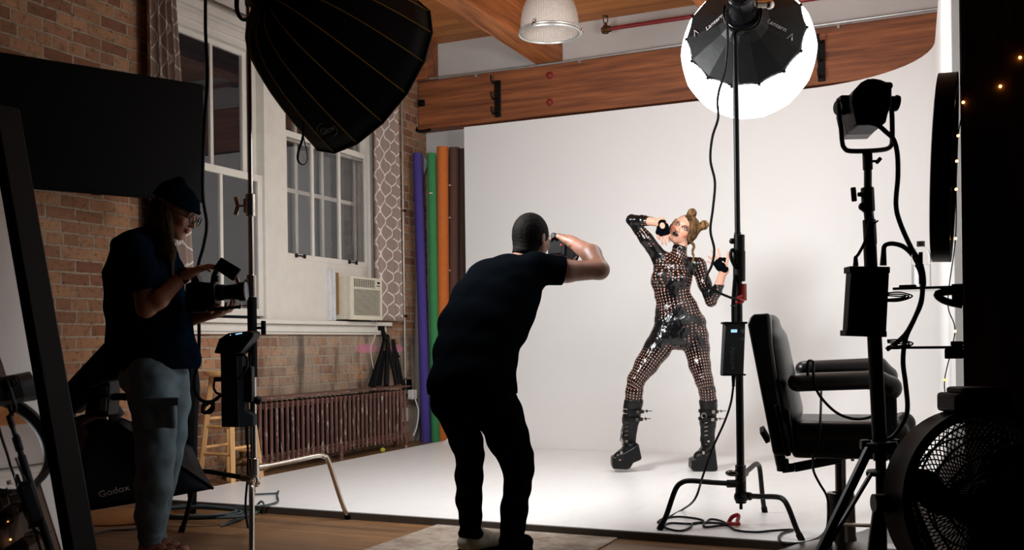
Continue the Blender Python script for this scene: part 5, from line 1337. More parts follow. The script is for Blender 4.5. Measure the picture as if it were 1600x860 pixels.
b.tube([G(398, 773, .05), G(420, 772, .05), G(432, 771, .05), G(435, 768, .05), G(433, 775, .05), G(434, 784, .05), G(420, 789, .05), G(400, 792, .05), G(360, 792, .02), G(330, 793), G(320, 793)], .006, 7, 6)
tag(obj('loose_cable', b, M['teal_cable']), 'loose dark cable looping around the foot of the C-stand on the stage edge', 'cable')
b = MB(); b.tube([A(391, 555, -.74), V((hubL.x - .02, hubL.y - .025, .6)), V((hubL.x - .035, hubL.y, .35)), V((hubL.x - .03, hubL.y - .03, .16)), V((hubL.x - .0, hubL.y - .05, .05))], .006, 7, 6)
tag(obj('stand_wire', b, M['rubber_cable']), 'black wire running down the chrome C-stand to the floor', 'cable')
b = MB(); b.tube([G(135, 838), G(170, 830), G(205, 828), G(240, 822)], .006, 7, 6); tag(obj('floor_cable', b, M['teal_cable']), 'thin cable lying on the floorboards in front of the printed softbox', 'cable')
# gold edged reflector disc under the softbox
c = on_z(170, 812, .006); b = MB(); b.lathe([(.001, 0), (.26, 0), (.27, .004), (.26, .008), (.001, .008)], V((c.x, c.y + .1, .001)), n=48); tag(obj('reflector_disc', b, plain('gold_reflector', (150, 104, 40), .35, .6)), 'gold reflector disc lying under the printed softbox', 'reflector')
# ------------------------------------------------------------------ people: shared anatomy
def head(B, c, l, u, f, s=1.0, chin=.022, nose=.011, k=.02):
    ax = (l, f, u)
    B.ell(c + u * .012 * s - f * .008 * s, (.074 * s, .094 * s, .098 * s), ax, k)
    B.ell(c + f * .018 * s - u * .02 * s, (.064 * s, .074 * s, .085 * s), ax, .02)
    B.cone(c - u * .045 * s + f * .022 * s, c - u * .094 * s + f * .066 * s, .052 * s, chin * s, .028)
    for q in (-1, 1):
        B.cone(c + l * (q * .05 * s) - u * .035 * s, c + l * (q * .018 * s) - u * .095 * s + f * .058 * s, .02 * s, .014 * s, .02)
        B.ell(c + l * (q * .034 * s) + f * .094 * s + u * .006 * s, (.017 * s, .012 * s, .010 * s), ax, .012, cut=True)
        B.ell(c + l * (q * .032 * s) + f * .074 * s + u * .004 * s, (.0135 * s,) * 3, ax, .003)
        B.ell(c + l * (q * .042 * s) + f * .062 * s - u * .028 * s, (.018 * s, .016 * s, .014 * s), ax, .02)
        B.ell(c + l * (q * .077 * s) - f * .012 * s - u * .012 * s, (.007 * s, .017 * s, .03 * s), ax, .006)
        B.ell(c + l * (q * .012 * s) + f * .096 * s - u * .034 * s, (.007 * s, .008 * s, .006 * s), ax, .006)
    B.ell(c + f * .082 * s + u * .028 * s, (.045 * s, .010 * s, .010 * s), ax, .015)
    B.cone(c + f * .088 * s + u * .010 * s, c + f * .106 * s - u * .030 * s, .006 * s, nose * s, .010)
    B.ell(c + f * .088 * s - u * .054 * s, (.023 * s, .011 * s, .006 * s), ax, .004)
    B.ell(c + f * .086 * s - u * .064 * s, (.020 * s, .011 * s, .0065 * s), ax, .004)
def hand(B, W, d, n, side=1, curl=(.25, .3, .35, .4), spread=(.12, .03, -.05, -.14), thumb=(.75, .35), s=1.0, bend=.0):
    "W wrist, d towards the knuckles, n out of the palm; thumb leaves the palm on side * (d x n)"
    d = d.normalized(); n = (n - d * n.dot(d)).normalized(); lt = d.cross(n) * side
    B.rbox(W + d * .046 * s, (.038 * s, .046 * s, .0135 * s), (lt, d, n), .0125 * s, .008)
    B.cone(W - d * .02 * s, W + d * .03 * s, .024 * s, .026 * s, .015, flat=(lt, 1.25))
    B.ell(W + d * .035 * s + lt * .026 * s + n * .008 * s, (.016 * s, .028 * s, .014 * s), (lt, d, n), .012)
    tips = []
    for i, (o_, L_) in enumerate(zip((.029, .0098, -.0098, -.028), (.072, .080, .074, .058))):
        p = W + d * (.088 - .006 * abs(i - 1)) * s + lt * o_ * s; a = curl[i] * .6; sp_ = spread[i]; r = .0088 * s
        dd = (d * math.cos(sp_) + lt * math.sin(sp_)).normalized()
        for j, fr in enumerate((.45, .30, .25)):
            v = dd * math.cos(a) + n * math.sin(a); q = p + v * (L_ * fr * s)
            B.cone(p, q, r, r * .9, .0025); p = q; r *= .9; a += curl[i]
        tips.append(p)
    p = W + d * .022 * s + lt * .030 * s + n * .006 * s; a = thumb[0]
    for j, L_ in enumerate((.038, .030, .024)):
        v = (d * math.cos(a) + lt * math.sin(a) + n * (.25 + .2 * j) * thumb[1]).normalized(); q = p + v * L_ * s
        B.cone(p, q, (.0125 - .0012 * j) * s, (.0112 - .0014 * j) * s, .004); p = q; a -= thumb[1]
    tips.append(p); return tips
def bounds(pts, pad):
    lo = V([min(p[i] for p in pts) - pad for i in range(3)]); hi = V([max(p[i] for p in pts) + pad for i in range(3)]); return lo, hi
def face_paint(c, l, u, f, s, lips, shadow, brow, cheek=None, nails=None):
    c, l, u, f = [np.array(tuple(q)) for q in (c, l, u, f)]
    def fn(P):
        Q = (P - c) / s; a, b_, g = Q @ l, Q @ u, Q @ f; col = np.ones((len(P), 3)); front = g > .045
        def put(mask, rgb): col[mask & front] = rgb
        if cheek is not None:
            for q in (-1, 1): put(((a - q * .047) / .022) ** 2 + ((b_ + .03) / .016) ** 2 < 1, cheek)
        for q in (-1, 1):
            aa = a - q * .032
            if shadow is not None: put((aa / .026) ** 2 + ((b_ - .008) / .014) ** 2 < 1, shadow)
            put((aa / .0135) ** 2 + ((b_ - .004) / .0058) ** 2 < 1, (.95, 1.25, 1.45))
            put((aa / .0060) ** 2 + ((b_ - .0035) / .0060) ** 2 < 1, (.10, .16, .22))
            put((aa / .018) ** 2 + ((b_ - .0115) / .0028) ** 2 < 1, (.04, .04, .05))
            put((aa / .022) ** 2 + ((b_ - .026 + aa * aa * 9) / .0038) ** 2 < 1, brow)
        put((a / .024) ** 2 + ((b_ + .059) / .0115) ** 2 < 1, lips)
        return col
    return fn
def hair_mat(name, dark, light, stretch=(60, 60, 8)):
    k = NT(name); P = k.coord(); n = k.noise(k.scale(P, stretch), 1.0, 4, .6); g_ = k.noise(P, 9, 2)
    k.bump(n, .5, .004)
    k.b.inputs['Specular IOR Level'].default_value = .06
    return k.out(k.mix(k.math('MULTIPLY', k.ramp(n, .35, .65), k.ramp(g_, .3, .65)), lin(dark), lin(light)), .75)
def boneuv(o, bones, pitch_u, pitch_v, towards):
    me = o.data; n = len(me.vertices); co = np.empty(n * 3); me.vertices.foreach_get('co', co); P = co.reshape(-1, 3) + np.array(o['_w'])
    best = np.full(n, 1e9); U_ = np.zeros(n); V_ = np.zeros(n)
    tw = np.array(tuple(towards))
    for a, b_, r, v0, flat in bones:
        a, b_ = np.array(tuple(a)), np.array(tuple(b_)); d = b_ - a; L = np.linalg.norm(d); d = d / L
        e0 = tw - d * (tw @ d); e0 /= np.linalg.norm(e0); e1 = np.cross(d, e0)
        Q = P - a; t = Q @ d; tc = np.clip(t, 0, L); x = Q @ e0; y = Q @ e1 / flat
        R = Q - tc[:, None] * d; R = R - np.outer(R @ e1, e1) * (1 - 1 / flat); dist = np.linalg.norm(R, axis=1) - r
        m_ = dist < best; best[m_] = dist[m_]
        nc = max(6, round(2 * math.pi * r * (1 + flat) / 2 / pitch_u))
        U_[m_] = (np.arctan2(y, x) / (2 * math.pi) * nc)[m_]; V_[m_] = ((t + v0) / pitch_v)[m_] if flat != .99 else 0.0
    at_ = me.color_attributes.new('weave', 'FLOAT_COLOR', 'POINT'); buf = np.ones((n, 4), np.float32); buf[:, 0] = U_; buf[:, 1] = V_; buf[:, 2] = best
    at_.data.foreach_set('color', buf.ravel())

# ================================================================== the photographer, seen from behind
DP = 4.36
A = lambda px, py, dd=0: at(px, py, DP + dd)
hc = A(831, 372, .43); hf = (FW * .76 + RT0 * .60 - UP0 * .18).normalized(); hl = hf.cross(UP0).normalized(); hu = hl.cross(hf)
M['skin_man'] = skin_mat('skin_photographer', (118, 80, 64))
spine = [(736, 604, 0, .118), (742, 557, .06, .112), (751, 516, .13, .118), (769, 478, .22, .12), (786, 448, .29, .112), (800, 426, .34, .085)]
shR, elR, wrR = A(838, 420, .34), A(937, 422, .42), A(893, 378, .66)
shL, elL, wrL = A(765, 432, .40), A(806, 470, .66), A(868, 420, .80)
legL = [(711, 628, 0, .085), (716, 653, .03, .078), (729, 690, .10, .070), (734, 712, .13, .061), (733, 745, .10, .058), (733, 778, .07, .055), (735, 812, .05, .047), (737, 843, .05, .040)]
legR = [(770, 625, .0, .10), (782, 650, .02, .098), (793, 684, .05, .090), (806, 714, .07, .075), (810, 735, .06, .066), (808, 763, .02, .056), (804, 794, -.02, .056), (801, 828, -.05, .05), (799, 856, -.06, .042)]
allp = [A(*q[:3]) for q in spine + legL + legR] + [hc + UP0 * .13, shR, elR, wrR, wrL, elL, A(737, 868, .05), A(799, 880, -.06)]
lo, hi = bounds(allp, .13)
B = Body(lo, hi, .0062)
sp = [A(*q[:3]) for q in spine]
for i in range(len(sp) - 1): B.cone(sp[i], sp[i + 1], spine[i][3] - .02, spine[i + 1][3] - .02, .03, flat=(RT0, 1.45))
B.cone(sp[-1], A(826, 398, .41), .062, .058, .03); head(B, hc, hl, hu, hf, 1.0)
B.chain([sp[-2] + RT0 * .05, shR, A(885, 424, .37), elR], [.06, .06, .052, .044], .02); B.chain([elR, A(924, 398, .52), wrR], [.044, .047, .028], .02)
B.chain([sp[-2] - RT0 * .05, shL, elL, A(835, 448, .74), wrL], [.06, .055, .042, .04, .027], .02)
hand(B, wrR, A(872, 367, .74) - wrR, (-UP0 * .8 + FW * .3 - RT0 * .3), side=-1, curl=(.35, .4, .45, .5), thumb=(.9, .5))
hand(B, wrL, A(886, 408, .86) - wrL, UP0, side=1, curl=(.4, .4, .45, .5))
for lg in (legL, legR): B.chain([A(*q[:3]) for q in lg], [q[3] - .012 for q in lg], .03)
for (x, y, d) in ((737, 858, .05), (799, 872, -.06)): B.cone(A(x, y, d), A(x, y, d) + FW * .12 + RT0 * .06 - UP0 * .02, .035, .03, .02)
B.plane_cut(V((0, 0, .022)), -UP0)
man = body_obj('person', B, M['skin_man'])
tag(man, 'person in black t-shirt and dark jeans bending forward to photograph, seen from behind', 'person')
paint(man, face_paint(hc, hl, hu, hf, 1.0, (.9, .6, .6), None, (.2, .15, .12)))
M['tee_black'] = fabric('black_cotton_tee', (6, 8, 11), .95, 300, .1, .3, spec=.0)
B = Body(lo, hi, .0062)
for i in range(len(sp) - 1): B.cone(sp[i], sp[i + 1], spine[i][3] + .012, spine[i + 1][3] + (.012 if i < 4 else .0), .035, flat=(RT0, 1.42 if i < 3 else 1.38))
B.chain([sp[-2] + RT0 * .04, A(836, 421, .34), A(884, 424, .37)], [.088, .078, .066], .03)
B.chain([sp[-2] - RT0 * .04, A(764, 436, .38), A(788, 456, .55)], [.085, .078, .07], .03)
B.cone(A(832, 440, .3), A(806, 520, .14), .05, .05, .04)
B.plane_cut(A(882, 424, .36), (A(882, 424, .36) - A(862, 421, .35)))
B.cone(A(818, 404, .40), A(830, 385, .44), .064, .064, .006, cut=True)
B.cone(A(736, 600, 0), A(738, 620, 0), .130, .134, .03, flat=(RT0, 1.42))
B.wrinkle(.0025, 14, 3)
B.plane_cut(A(735, 616, 0), -UP0)
body_obj('t_shirt', B, M['tee_black'], man)
M['jeans_black'] = fabric('dark_jeans', (9, 10, 12), .95, 260, .2, .35, spec=.0)
B = Body(lo, hi, .0062)
B.cone(A(736, 604, .0), A(738, 622, 0), .112, .118, .03, flat=(RT0, 1.42)); B.ell(A(709, 626, -.03), (.09, .09, .1), None, .05); B.ell(A(764, 626, -.03), (.09, .09, .1), None, .05)
for lg in (legL, legR): B.chain([A(*q[:3]) for q in lg], [q[3] for q in lg], .025)
for (x, y, d, r) in ((736, 834, .05, .056), (801, 846, -.05, .058)): B.ell(A(x, y, d), (r, r, .03), None, .02)
B.wrinkle(.0022, 18, 5); B.plane_cut(V((0, 0, .055)), -UP0); B.plane_cut(A(735, 588, 0), UP0)
body_obj('jeans', B, M['jeans_black'], man)
B = Body(hc - V((.14,) * 3), hc + V((.14,) * 3), .0045)
B.ell(hc + hu * .016 - hf * .014, (.081, .099, .102), (hl, hf, hu), 0)
B.plane_cut(hc + hf * .055 + hu * .03, hf - hu * .45); B.plane_cut(hc - hu * .082 - hf * .05, -hu); B.cone(hc - hf * .03 - hu * .03, hc - hf * .045 - hu * .085, .068, .058, .02); B.plane_cut(hc - hu * .095, -hu)
B.wrinkle(.0009, 170, 2)
body_obj('hair', B, hair_mat('dark_brown_hair', (6, 5, 4), (16, 12, 9)), man)
M['sneaker'] = plain('beige_and_green_sneaker', (150, 142, 122), .8, 0, .35, 26)
for (x, y, d, dr, lab) in ((736, 858, .05, RT0 * .80 + FW * .62, 'beige and green sneaker, left foot'), (799, 872, -.06, FW * .9 + RT0 * .35, 'dark sneaker, right foot')):
    h = A(x, y, d); h.z = .0; dr = dr.normalized(); sd = V((dr.y, -dr.x, 0))
    B = Body(*bounds([h - dr * .1, h + dr * .24, h + UP0 * .14], .06), .005)
    B.cone(h - dr * .02 + UP0 * .055, h + dr * .16 + UP0 * .045, .042, .036, .02, flat=(sd, 1.15)); B.cone(h + UP0 * .06, h + UP0 * .11, .045, .042, .02)
    B.cone(h + dr * .03 + UP0 * .09, h + dr * .12 + UP0 * .05, .035, .03, .02); B.plane_cut(V((0, 0, .024)), -UP0)
    sh = body_obj('sneaker', B, M['sneaker'] if 'beige' in lab else M['tee_black'], man); sh['label'] = lab
    b = MB(); pts = [(-.065, -.02), (-.065, .02), (-.03, .042), (.06, .04), (.14, .048), (.185, .03), (.195, 0), (.18, -.035), (.13, -.046), (.05, -.036), (-.03, -.04)]
    b.prism([h + dr * p[0] + sd * p[1] + V((0, 0, .0085)) for p in pts], (0, 0, .022)); obj('sole', b, M['tee_black'], sh, bevel=.006)
# his camera
A2 = lambda px, py, dd=.74: at(px, py, DP + dd)
cf = hf
t = thing('photo_camera', A2(874, 402), 'black camera with a small red light held to the eye by the bending photographer', 'camera')
cl_ = cf.cross(UP0).normalized(); AXc = (cl_, cf, UP0); cc = A2(872, 387)
b = MB(); b.box(cc, (.10, .05, .085), AXc); b.box(cc + cl_ * .055 - cf * .0, (.03, .07, .11), AXc); cb = obj('camera_body', b, M['black_plastic'], t, bevel=.008)
b = MB(); b.box(cc + UP0 * .05, (.06, .05, .03), AXc); b.cyl(cc + UP0 * .05 - cf * .03, cc + UP0 * .05 - cf * .045, .016); obj('viewfinder', b, M['black_plastic'], t, bevel=.004)
b = MB(); b.cyl(cc + cf * .02 - UP0 * .01, cc + cf * .13 - UP0 * .015, .037, .04, n=28); b.ring(cc + cf * .125 - UP0 * .015, cf, .040, .003); obj('lens', b, M['black_plastic'], t, bevel=.003)
b = MB(); b.cyl(cc + cf * .13 - UP0 * .015, cc + cf * .135 - UP0 * .015, .037, .037, n=28); obj('lens_glass', b, plain('coated_lens', (60, 70, 80), .05), t)
b = MB(); p = A2(876.5, 382.8, .70); b.ball(p, .0035); o = obj('red_light', b, glow('red_led', (255, 30, 20), 9), t)
b = MB(); b.box(A2(886, 384, .70), (.012, .02, .05), AXc); obj('metal_grip_plate', b, plain('pale_metal', (130, 134, 136), .35, .8), t, bevel=.003)

# ================================================================== the assistant, in profile at the left
DW = 4.39
A = lambda px, py, dd=0: at(px, py, DW + dd)
hf = (RT0 * .90 - UP0 * .42 - FW * .10).normalized(); hl = (FW + hf * 0).normalized(); hl = (hl - hf * hl.dot(hf)).normalized(); hu = hl.cross(hf); hu = hu if hu.z > 0 else -hu
hc = A(275, 331); HS = .96
M['skin_woman'] = skin_mat('skin_assistant', (164, 112, 88))
shN, elN, wrN = A(212, 394, -.16), A(228, 482, -.22), A(286, 432, -.17)
shF, elF, wrF = A(240, 398, .13), A(284, 502, .10), A(336, 488, -.03)
tor = [(240, 575, 0, .118, 1.45), (235, 530, 0, .115, 1.45), (229, 480, 0, .112, 1.38), (224, 430, 0, .112, 1.3), (226, 398, 0, .10, 1.25), (236, 380, 0, .06, 1.2)]
legN = [(236, 590, -.06, .112), (238, 625, -.07, .098), (242, 670, -.07, .086), (243, 710, -.08, .080), (240, 760, -.07, .074), (236, 805, -.06, .066), (234, 846, -.05, .05)]
legF = [(258, 590, .09, .105), (263, 630, .10, .088), (263, 680, .11, .076), (258, 715, .11, .070), (250, 760, .10, .062), (243, 805, .09, .055), (241, 846, .08, .045)]
allp = [A(*q[:3]) for q in tor + legN + legF] + [hc + UP0 * .13, shN, elN, wrN, wrF, A(350, 480, -.1), A(235, 885, -.1), A(295, 880, -.2), elF]
lo, hi = bounds(allp, .12)
B = Body(lo, hi, .005)
for i in range(5): B.cone(A(*tor[i][:3]), A(*tor[i + 1][:3]), tor[i][3] - .025, tor[i + 1][3] - .015, .03, flat=(RT0, tor[i][4] - .15))
B.cone(A(240, 385), A(262, 350), .05, .05, .02); head(B, hc, hl, hu, hf, HS, chin=.018, nose=.009)
B.chain([A(226, 398), shN, elN], [.06, .048, .038], .02); B.chain([elN, A(248, 468, -.21), wrN], [.038, .039, .025], .015)
B.chain([A(232, 398), shF, elF], [.06, .048, .038], .02); B.chain([elF, wrF], [.037, .025], .015)
hand(B, wrN, A(318, 416, -.16) - wrN, (RT0 * .35 - UP0 * .85 + FW * .2), side=1, curl=(.3, .38, .42, .45), thumb=(.6, .3), s=.93)
hand(B, wrF, A(362, 484, -.10) - wrF, (UP0 * 1 - FW * .2), side=1, curl=(.35, .4, .45, .5), thumb=(.8, .4), s=.93)
for lg in (legN, legF): B.chain([A(*q[:3]) for q in lg], [q[3] - .014 for q in lg], .03); B.cone(A(*lg[-1][:3]), A(lg[-1][0], 862, lg[-1][2]), .036, .034, .02)
ftN, ftF = V((*A(236, 866, -.05)[:2], 0)), V((*A(243, 862, .08)[:2], 0)); fd = (RT0 * .93 - FW * .32).normalized(); fs_ = V((fd.y, -fd.x, 0))
for ft in (ftN, ftF): B.cone(ft - fd * .02 + UP0 * .05, ft + fd * .15 + UP0 * .032, .036, .022, .02, flat=(fs_, 1.25)); B.cone(ft + UP0 * .04, ft + UP0 * .10, .036, .036, .02)
B.plane_cut(V((0, 0, .014)), -UP0)
wom = body_obj('person', B, M['skin_woman'])
tag(wom, 'person in a knit beanie and round glasses looking down at a video camera', 'person')
paint(wom, face_paint(hc, hl, hu, hf, HS, (.85, .38, .38), (.8, .7, .65), (.25, .2, .18)))
M['tee_navy'] = fabric('dark_blue_tee', (11, 27, 42), .95, 300, .15, .3, spec=.0)
B = Body(lo, hi, .0055)
for i in range(5): B.cone(A(*tor[i][:3]), A(*tor[i + 1][:3]), tor[i][3] + .010, tor[i + 1][3] + .010 if i < 4 else .062, .035, flat=(RT0, tor[i][4]))
B.chain([A(226, 402), A(211, 396, -.15), A(228, 452, -.20)], [.085, .080, .074], .03)
B.chain([A(230, 402), A(246, 402, .13), A(262, 460, .12)], [.085, .075, .07], .03)
B.cone(A(258, 545, .02), A(280, 562, .02), .09, .08, .05)
B.cone(A(244, 386), A(268, 340), .056, .06, .006, cut=True)
B.cone(A(229, 466, -.205), A(230, 500, -.22), .075, .1, .004, cut=True)
B.wrinkle(.0045, 16, 8); B.plane_cut(A(240, 577), -UP0)
tee = body_obj('t_shirt', B, M['tee_navy'], wom)
M['denim'] = fabric('washed_blue_denim', (110, 132, 144), .9, 300, .3, .4, spec=.15)
B = Body(lo, hi, .0055)
B.cone(A(240, 562), A(240, 590), .105, .115, .03, flat=(RT0, 1.3))
for lg in (legN, legF): B.chain([A(*q[:3]) for q in lg], [q[3] for q in lg], .025)
B.rbox(A(248, 648, -.17), (.075, .06, .02), (RT0, UP0, FW), .012, .01)
for (x, y, d, r) in ((235, 838, -.05, .058), (241, 840, .08, .052)): B.ell(A(x, y, d), (r, r, .02), None, .01)
B.wrinkle(.0042, 20, 12, ax_scale=(1, 1, .6)); B.plane_cut(V((0, 0, .075)), -UP0); B.plane_cut(A(240, 556), UP0)
jn = body_obj('cargo_jeans', B, M['denim'], wom)
b = MB(); b.box(A(250, 628, -.195), (.16, .012, .035), (RT0, FW, UP0)); obj('pocket_flap', b, M['denim'], jn, bevel=.006)
B = Body(hc - V((.19,) * 3), hc + V((.19,) * 3), .0045)
B.ell(hc + hu * .030 - hf * .008, (.083, .100, .088), (hl, hf, hu), 0); B.cone(A(270, 316), A(280, 287), .088, .030, .03); B.cone(A(254, 322), A(266, 304), .052, .055, .03)
B.plane_cut(hc + hu * .030, -hu)
B.wrinkle(.0016, 60, 4)
body_obj('beanie', B, fabric('dark_teal_knit', (10, 24, 32), .95, 200, .2, .5, spec=.0), wom)
b = MB(); 
e1 = [hc + hu * .040 + hf * (math.cos(a) * .098 - .008) + hl * (math.sin(a) * .083) for a in [2 * math.pi * i / 40 for i in range(40)]]
b.tube([p - UP0 * .004 for p in e1], .009, 8, 1, closed=True, raw=True); obj('beanie_cuff', b, bpy.data.materials['dark_teal_knit'], wom)
B = Body(*bounds([A(250, 330, -.15), A(250, 330, .15), A(285, 440, -.15), A(240, 420, 0)], .05), .005)
B.chain([A(256, 334, -.055), A(254, 362, -.085), A(262, 395, -.12), A(268, 430, -.13)], [.040, .034, .026, .010], .02, flat=(RT0, 1.2))
B.chain([A(254, 330, -.0), A(246, 358, -.02), A(244, 385, -.06)], [.065, .055, .03], .02); B.chain([A(254, 335, .05), A(254, 370, .07), A(268, 410, .05)], [.05, .04, .015], .02)
B.wrinkle(.003, 90, 6, ax_scale=(1, 1, .15))
body_obj('hair', B, hair_mat('long_brown_hair', (22, 15, 11), (104, 78, 52), (70, 70, 4)), wom)
for q in (-1, 1):
    c = hc + hl * (q * .034 * HS) + hf * .104 * HS + hu * .0; b = MB(); b.ring(c, (hf + hl * q * .15).normalized(), .023, .0022, 28, 6)
    gl = obj('glasses_rim', b, M['black_metal'], wom)
b = MB(); b.tube([hc + hl * .012 + hf * .104, hc + hf * .112 + hu * .004, hc - hl * .012 + hf * .104], .002, 6)
for q in (-1, 1): b.tube([hc + hl * (q * .056) + hf * .098, hc + hl * (q * .074) + hf * .04, hc + hl * (q * .078) - hf * .01, hc + hl * (q * .076) - hf * .03 - hu * .02], .002, 6)
obj('glasses_frame', b, M['black_metal'], wom)
wa = (wrN - elN).normalized(); b = MB(); b.lathe([(.029, -.012), (.031, -.01), (.031, .01), (.029, .012)], wrN - wa * .005, wa, 24); b.cyl(wrN + V((0, 0, .028)) - FW * .01, wrN + V((0, 0, .036)) - FW * .012, .018); obj('wrist_watch', b, M['black_rubber'], wom)
for ft, nm in ((ftN, 'near'), (ftF, 'far')):
    b = MB(); pts = [(-.055, -.02), (-.06, 0), (-.055, .02), (-.02, .036), (.08, .04), (.15, .046), (.195, .025), (.20, 0), (.19, -.03), (.13, -.04), (.05, -.034)]
    b.prism([ft + fd * p[0] + fs_ * p[1] + V((0, 0, .001)) for p in pts], (0, 0, .016)); sd_ = obj('sandal', b, plain('brown_leather_sole', (60, 40, 32), .7), wom, bevel=.004)
    b = MB()
    for j in range(3):
        for w_ in range(2):
            P_ = []
            for i in range(9):
                a = math.pi * i / 8; P_.append(ft + fd * (.05 + j * .045 + .006 * math.sin(i * 2.6 + w_ * math.pi)) + fs_ * (math.cos(a) * .045) + UP0 * (.018 + math.sin(a) * (.056 - .010 * j) + .004 * math.cos(i * 2.6 + w_ * math.pi)))
            b.tube(P_, .007, 6, 4)
    b.tube([ft - fd * .05 + UP0 * .07, ft + fs_ * .04 + UP0 * .075, ft + fd * .045 + UP0 * .082, ft - fs_ * .04 + UP0 * .075], .007, 6, 5, closed=True)
    obj('braided_straps', b, plain('pink_brown_braid', (120, 84, 76), .8, 0, .5, 120), sd_)
# her video camera
A = lambda px, py, dd=-.14: at(px, py, DW + dd)
t = thing('video_camera', A(330, 492), 'black video camera rig with a long lens held by the person in the beanie', 'camera')
AXv = (RT0, FW, UP0)
b = MB(); b.prism([A(289, 444), A(300, 440), A(334, 442), A(336, 474), A(326, 482), A(288, 484)], FW * .10); obj('camera_body', b, M['black_plastic'], t, bevel=.006)
lx0, lx1 = A(334, 458, -.09), A(384, 455.5, -.09)
b = MB(); b.cyl(lx0, lx0.lerp(lx1, .35), .036, .034, n=28); b.cyl(lx0.lerp(lx1, .35), lx0.lerp(lx1, .8), .030, .036, n=28); b.cyl(lx0.lerp(lx1, .8), lx1, .041, .041, n=28); obj('lens', b, M['black_plastic'], t, bevel=.002)
lv = (lx1 - lx0).normalized(); b = MB(); b.lathe([(.001, 0), (.037, .001), (.040, .003), (.040, -.004)], lx1, (lv - FW * .0), 28); obj('lens_glass', b, plain('grey_blue_lens_glass', (108, 112, 128), .15), t)
b = MB(); mnr = [A(345, 402, -.17), A(376, 421, -.17), A(363, 439, -.17), A(333, 419, -.17)]; b.prism(mnr, FW * .02 ); obj('flip_screen', b, M['black_plastic'], t, bevel=.003)
b = MB(); b.tube([A(340, 420), A(334, 432), A(333, 443)], .011, 8, 4); b.cyl(A(331, 436), A(342, 436), .014); obj('monitor_arm', b, M['black_metal'], t)
b = MB(); b.prism([A(296, 431), A(306, 428), A(312, 440), A(300, 447)], FW * .06); obj('top_handle', b, plain('grey_blue_plastic', (52, 58, 66), .5), t, bevel=.004)
b = MB(); b.cyl(A(290, 487), A(356, 482), .008); b.cyl(A(346, 482), A(374, 480), .0065); b.box(A(308, 486), (.09, .05, .012), AXv); b.ball(A(374, 480), .009, n=8); obj('rail_and_grip', b, M['black_metal'], t, bevel=.001)
# ================================================================== the model on the white stage
DM = 6.92
A = lambda px, py, dd=0: at(px, py, DM + dd)
hu = (RT0 * .56 + UP0 * .83).normalized(); l0 = (RT0 * .83 - UP0 * .56)
hf = (-FW * .93 - l0 * .34 - hu * .06).normalized(); hl = (l0 - hf * l0.dot(hf)).normalized(); hu = hf.cross(hl); hu = hu if hu.z > 0 else -hu
hc = A(1066, 359.5); HS = 1.0
M['skin_model'] = skin_mat('skin_model', (206, 152, 128))
tor = [(1062, 524, 0, .105, 1.62), (1063, 507, 0, .108, 1.55), (1057, 484, 0, .094, 1.42), (1050, 460, -.01, .080, 1.42), (1048, 440, -.01, .092, 1.45), (1052, 422, 0, .092, 1.45), (1060, 409, 0, .058, 1.7)]
shR, elR, wrR = A(1032, 404, .0), A(987, 344, -.02), A(1034, 349, -.16)
shL, elL, wrL = A(1091, 415, .0), A(1111, 471, -.02), A(1131, 421, -.14)
legR = [(1038, 526, 0, .096), (1027, 545, -.01, .090), (1010, 570, -.03, .078), (994, 594, -.06, .058), (991, 612, -.05, .056), (990, 628, -.03, .058), (986, 655, 0, .050), (983, 685, .02, .036), (984, 700, .02, .034)]
legL = [(1086, 526, 0, .094), (1089, 545, -.01, .084), (1093, 570, -.04, .073), (1100, 594, -.07, .060), (1105, 612, -.05, .054), (1107, 628, -.03, .054), (1106, 660, 0, .046), (1106, 688, .02, .036), (1106, 702, .02, .034)]
allp = [A(*q[:3]) for q in tor + legR + legL] + [elR, shR, A(1080, 330), elL, wrL, wrR, A(1108, 372, -.15), A(960, 722, -.1), A(1100, 725, -.1)]
lo, hi = bounds(allp, .10)
hR_dir = A(1041, 374, -.15) - A(1034, 349, -.16); hL_dir = A(1112, 397, -.16) - wrL
def mbody(B, off):
    for i in range(len(tor) - 1): B.cone(A(*tor[i][:3]), A(*tor[i + 1][:3]), tor[i][3] + off, tor[i + 1][3] + off, .025, flat=(RT0, tor[i][4]))
    B.ell(A(1032, 431, -.085), (.058 + off, .05 + off, .055 + off), None, .02); B.ell(A(1062, 436, -.085), (.058 + off, .05 + off, .055 + off), None, .02)
    B.ell(A(1075, 512, .07), (.10 + off, .08 + off, .09 + off), None, .04); B.ell(A(1045, 512, .07), (.10 + off, .08 + off, .09 + off), None, .04)
    B.chain([A(1056, 412), shR, A(1010, 374, -.02), elR], [.055 + off, .055 + off, .046 + off, .036 + off], .02)
    B.chain([elR, A(1004, 345, -.06), A(1017, 346, -.10)], [.036 + off, .036 + off, .031 + off], .015)
    B.chain([A(1070, 412), shL, A(1101, 444, -.01), elL], [.05 + off, .052 + off, .045 + off, .037 + off], .02)
    B.chain([elL, A(1119, 456, -.06), A(1124, 446, -.09)], [.037 + off, .037 + off, .033 + off], .015)
B = Body(lo, hi, .0042)
mbody(B, -.012)
for lg in (legR, legL): B.chain([A(*q[:3]) for q in lg], [q[3] - .010 for q in lg], .02)
B.cone(A(1060, 410), A(1064, 380), .046, .046, .02); head(B, hc, hl, hu, hf, HS, chin=.017, nose=.009)
B.chain([A(1015, 346, -.10), wrR], [.030, .024], .01); B.chain([A(1122, 450, -.08), wrL], [.032, .024], .01)
hand(B, wrR, hR_dir, (FW * .95 + RT0 * .2), side=-1, curl=(.18, .22, .28, .32), spread=(.1, .03, -.08, -.2), thumb=(.5, .3), s=.92)
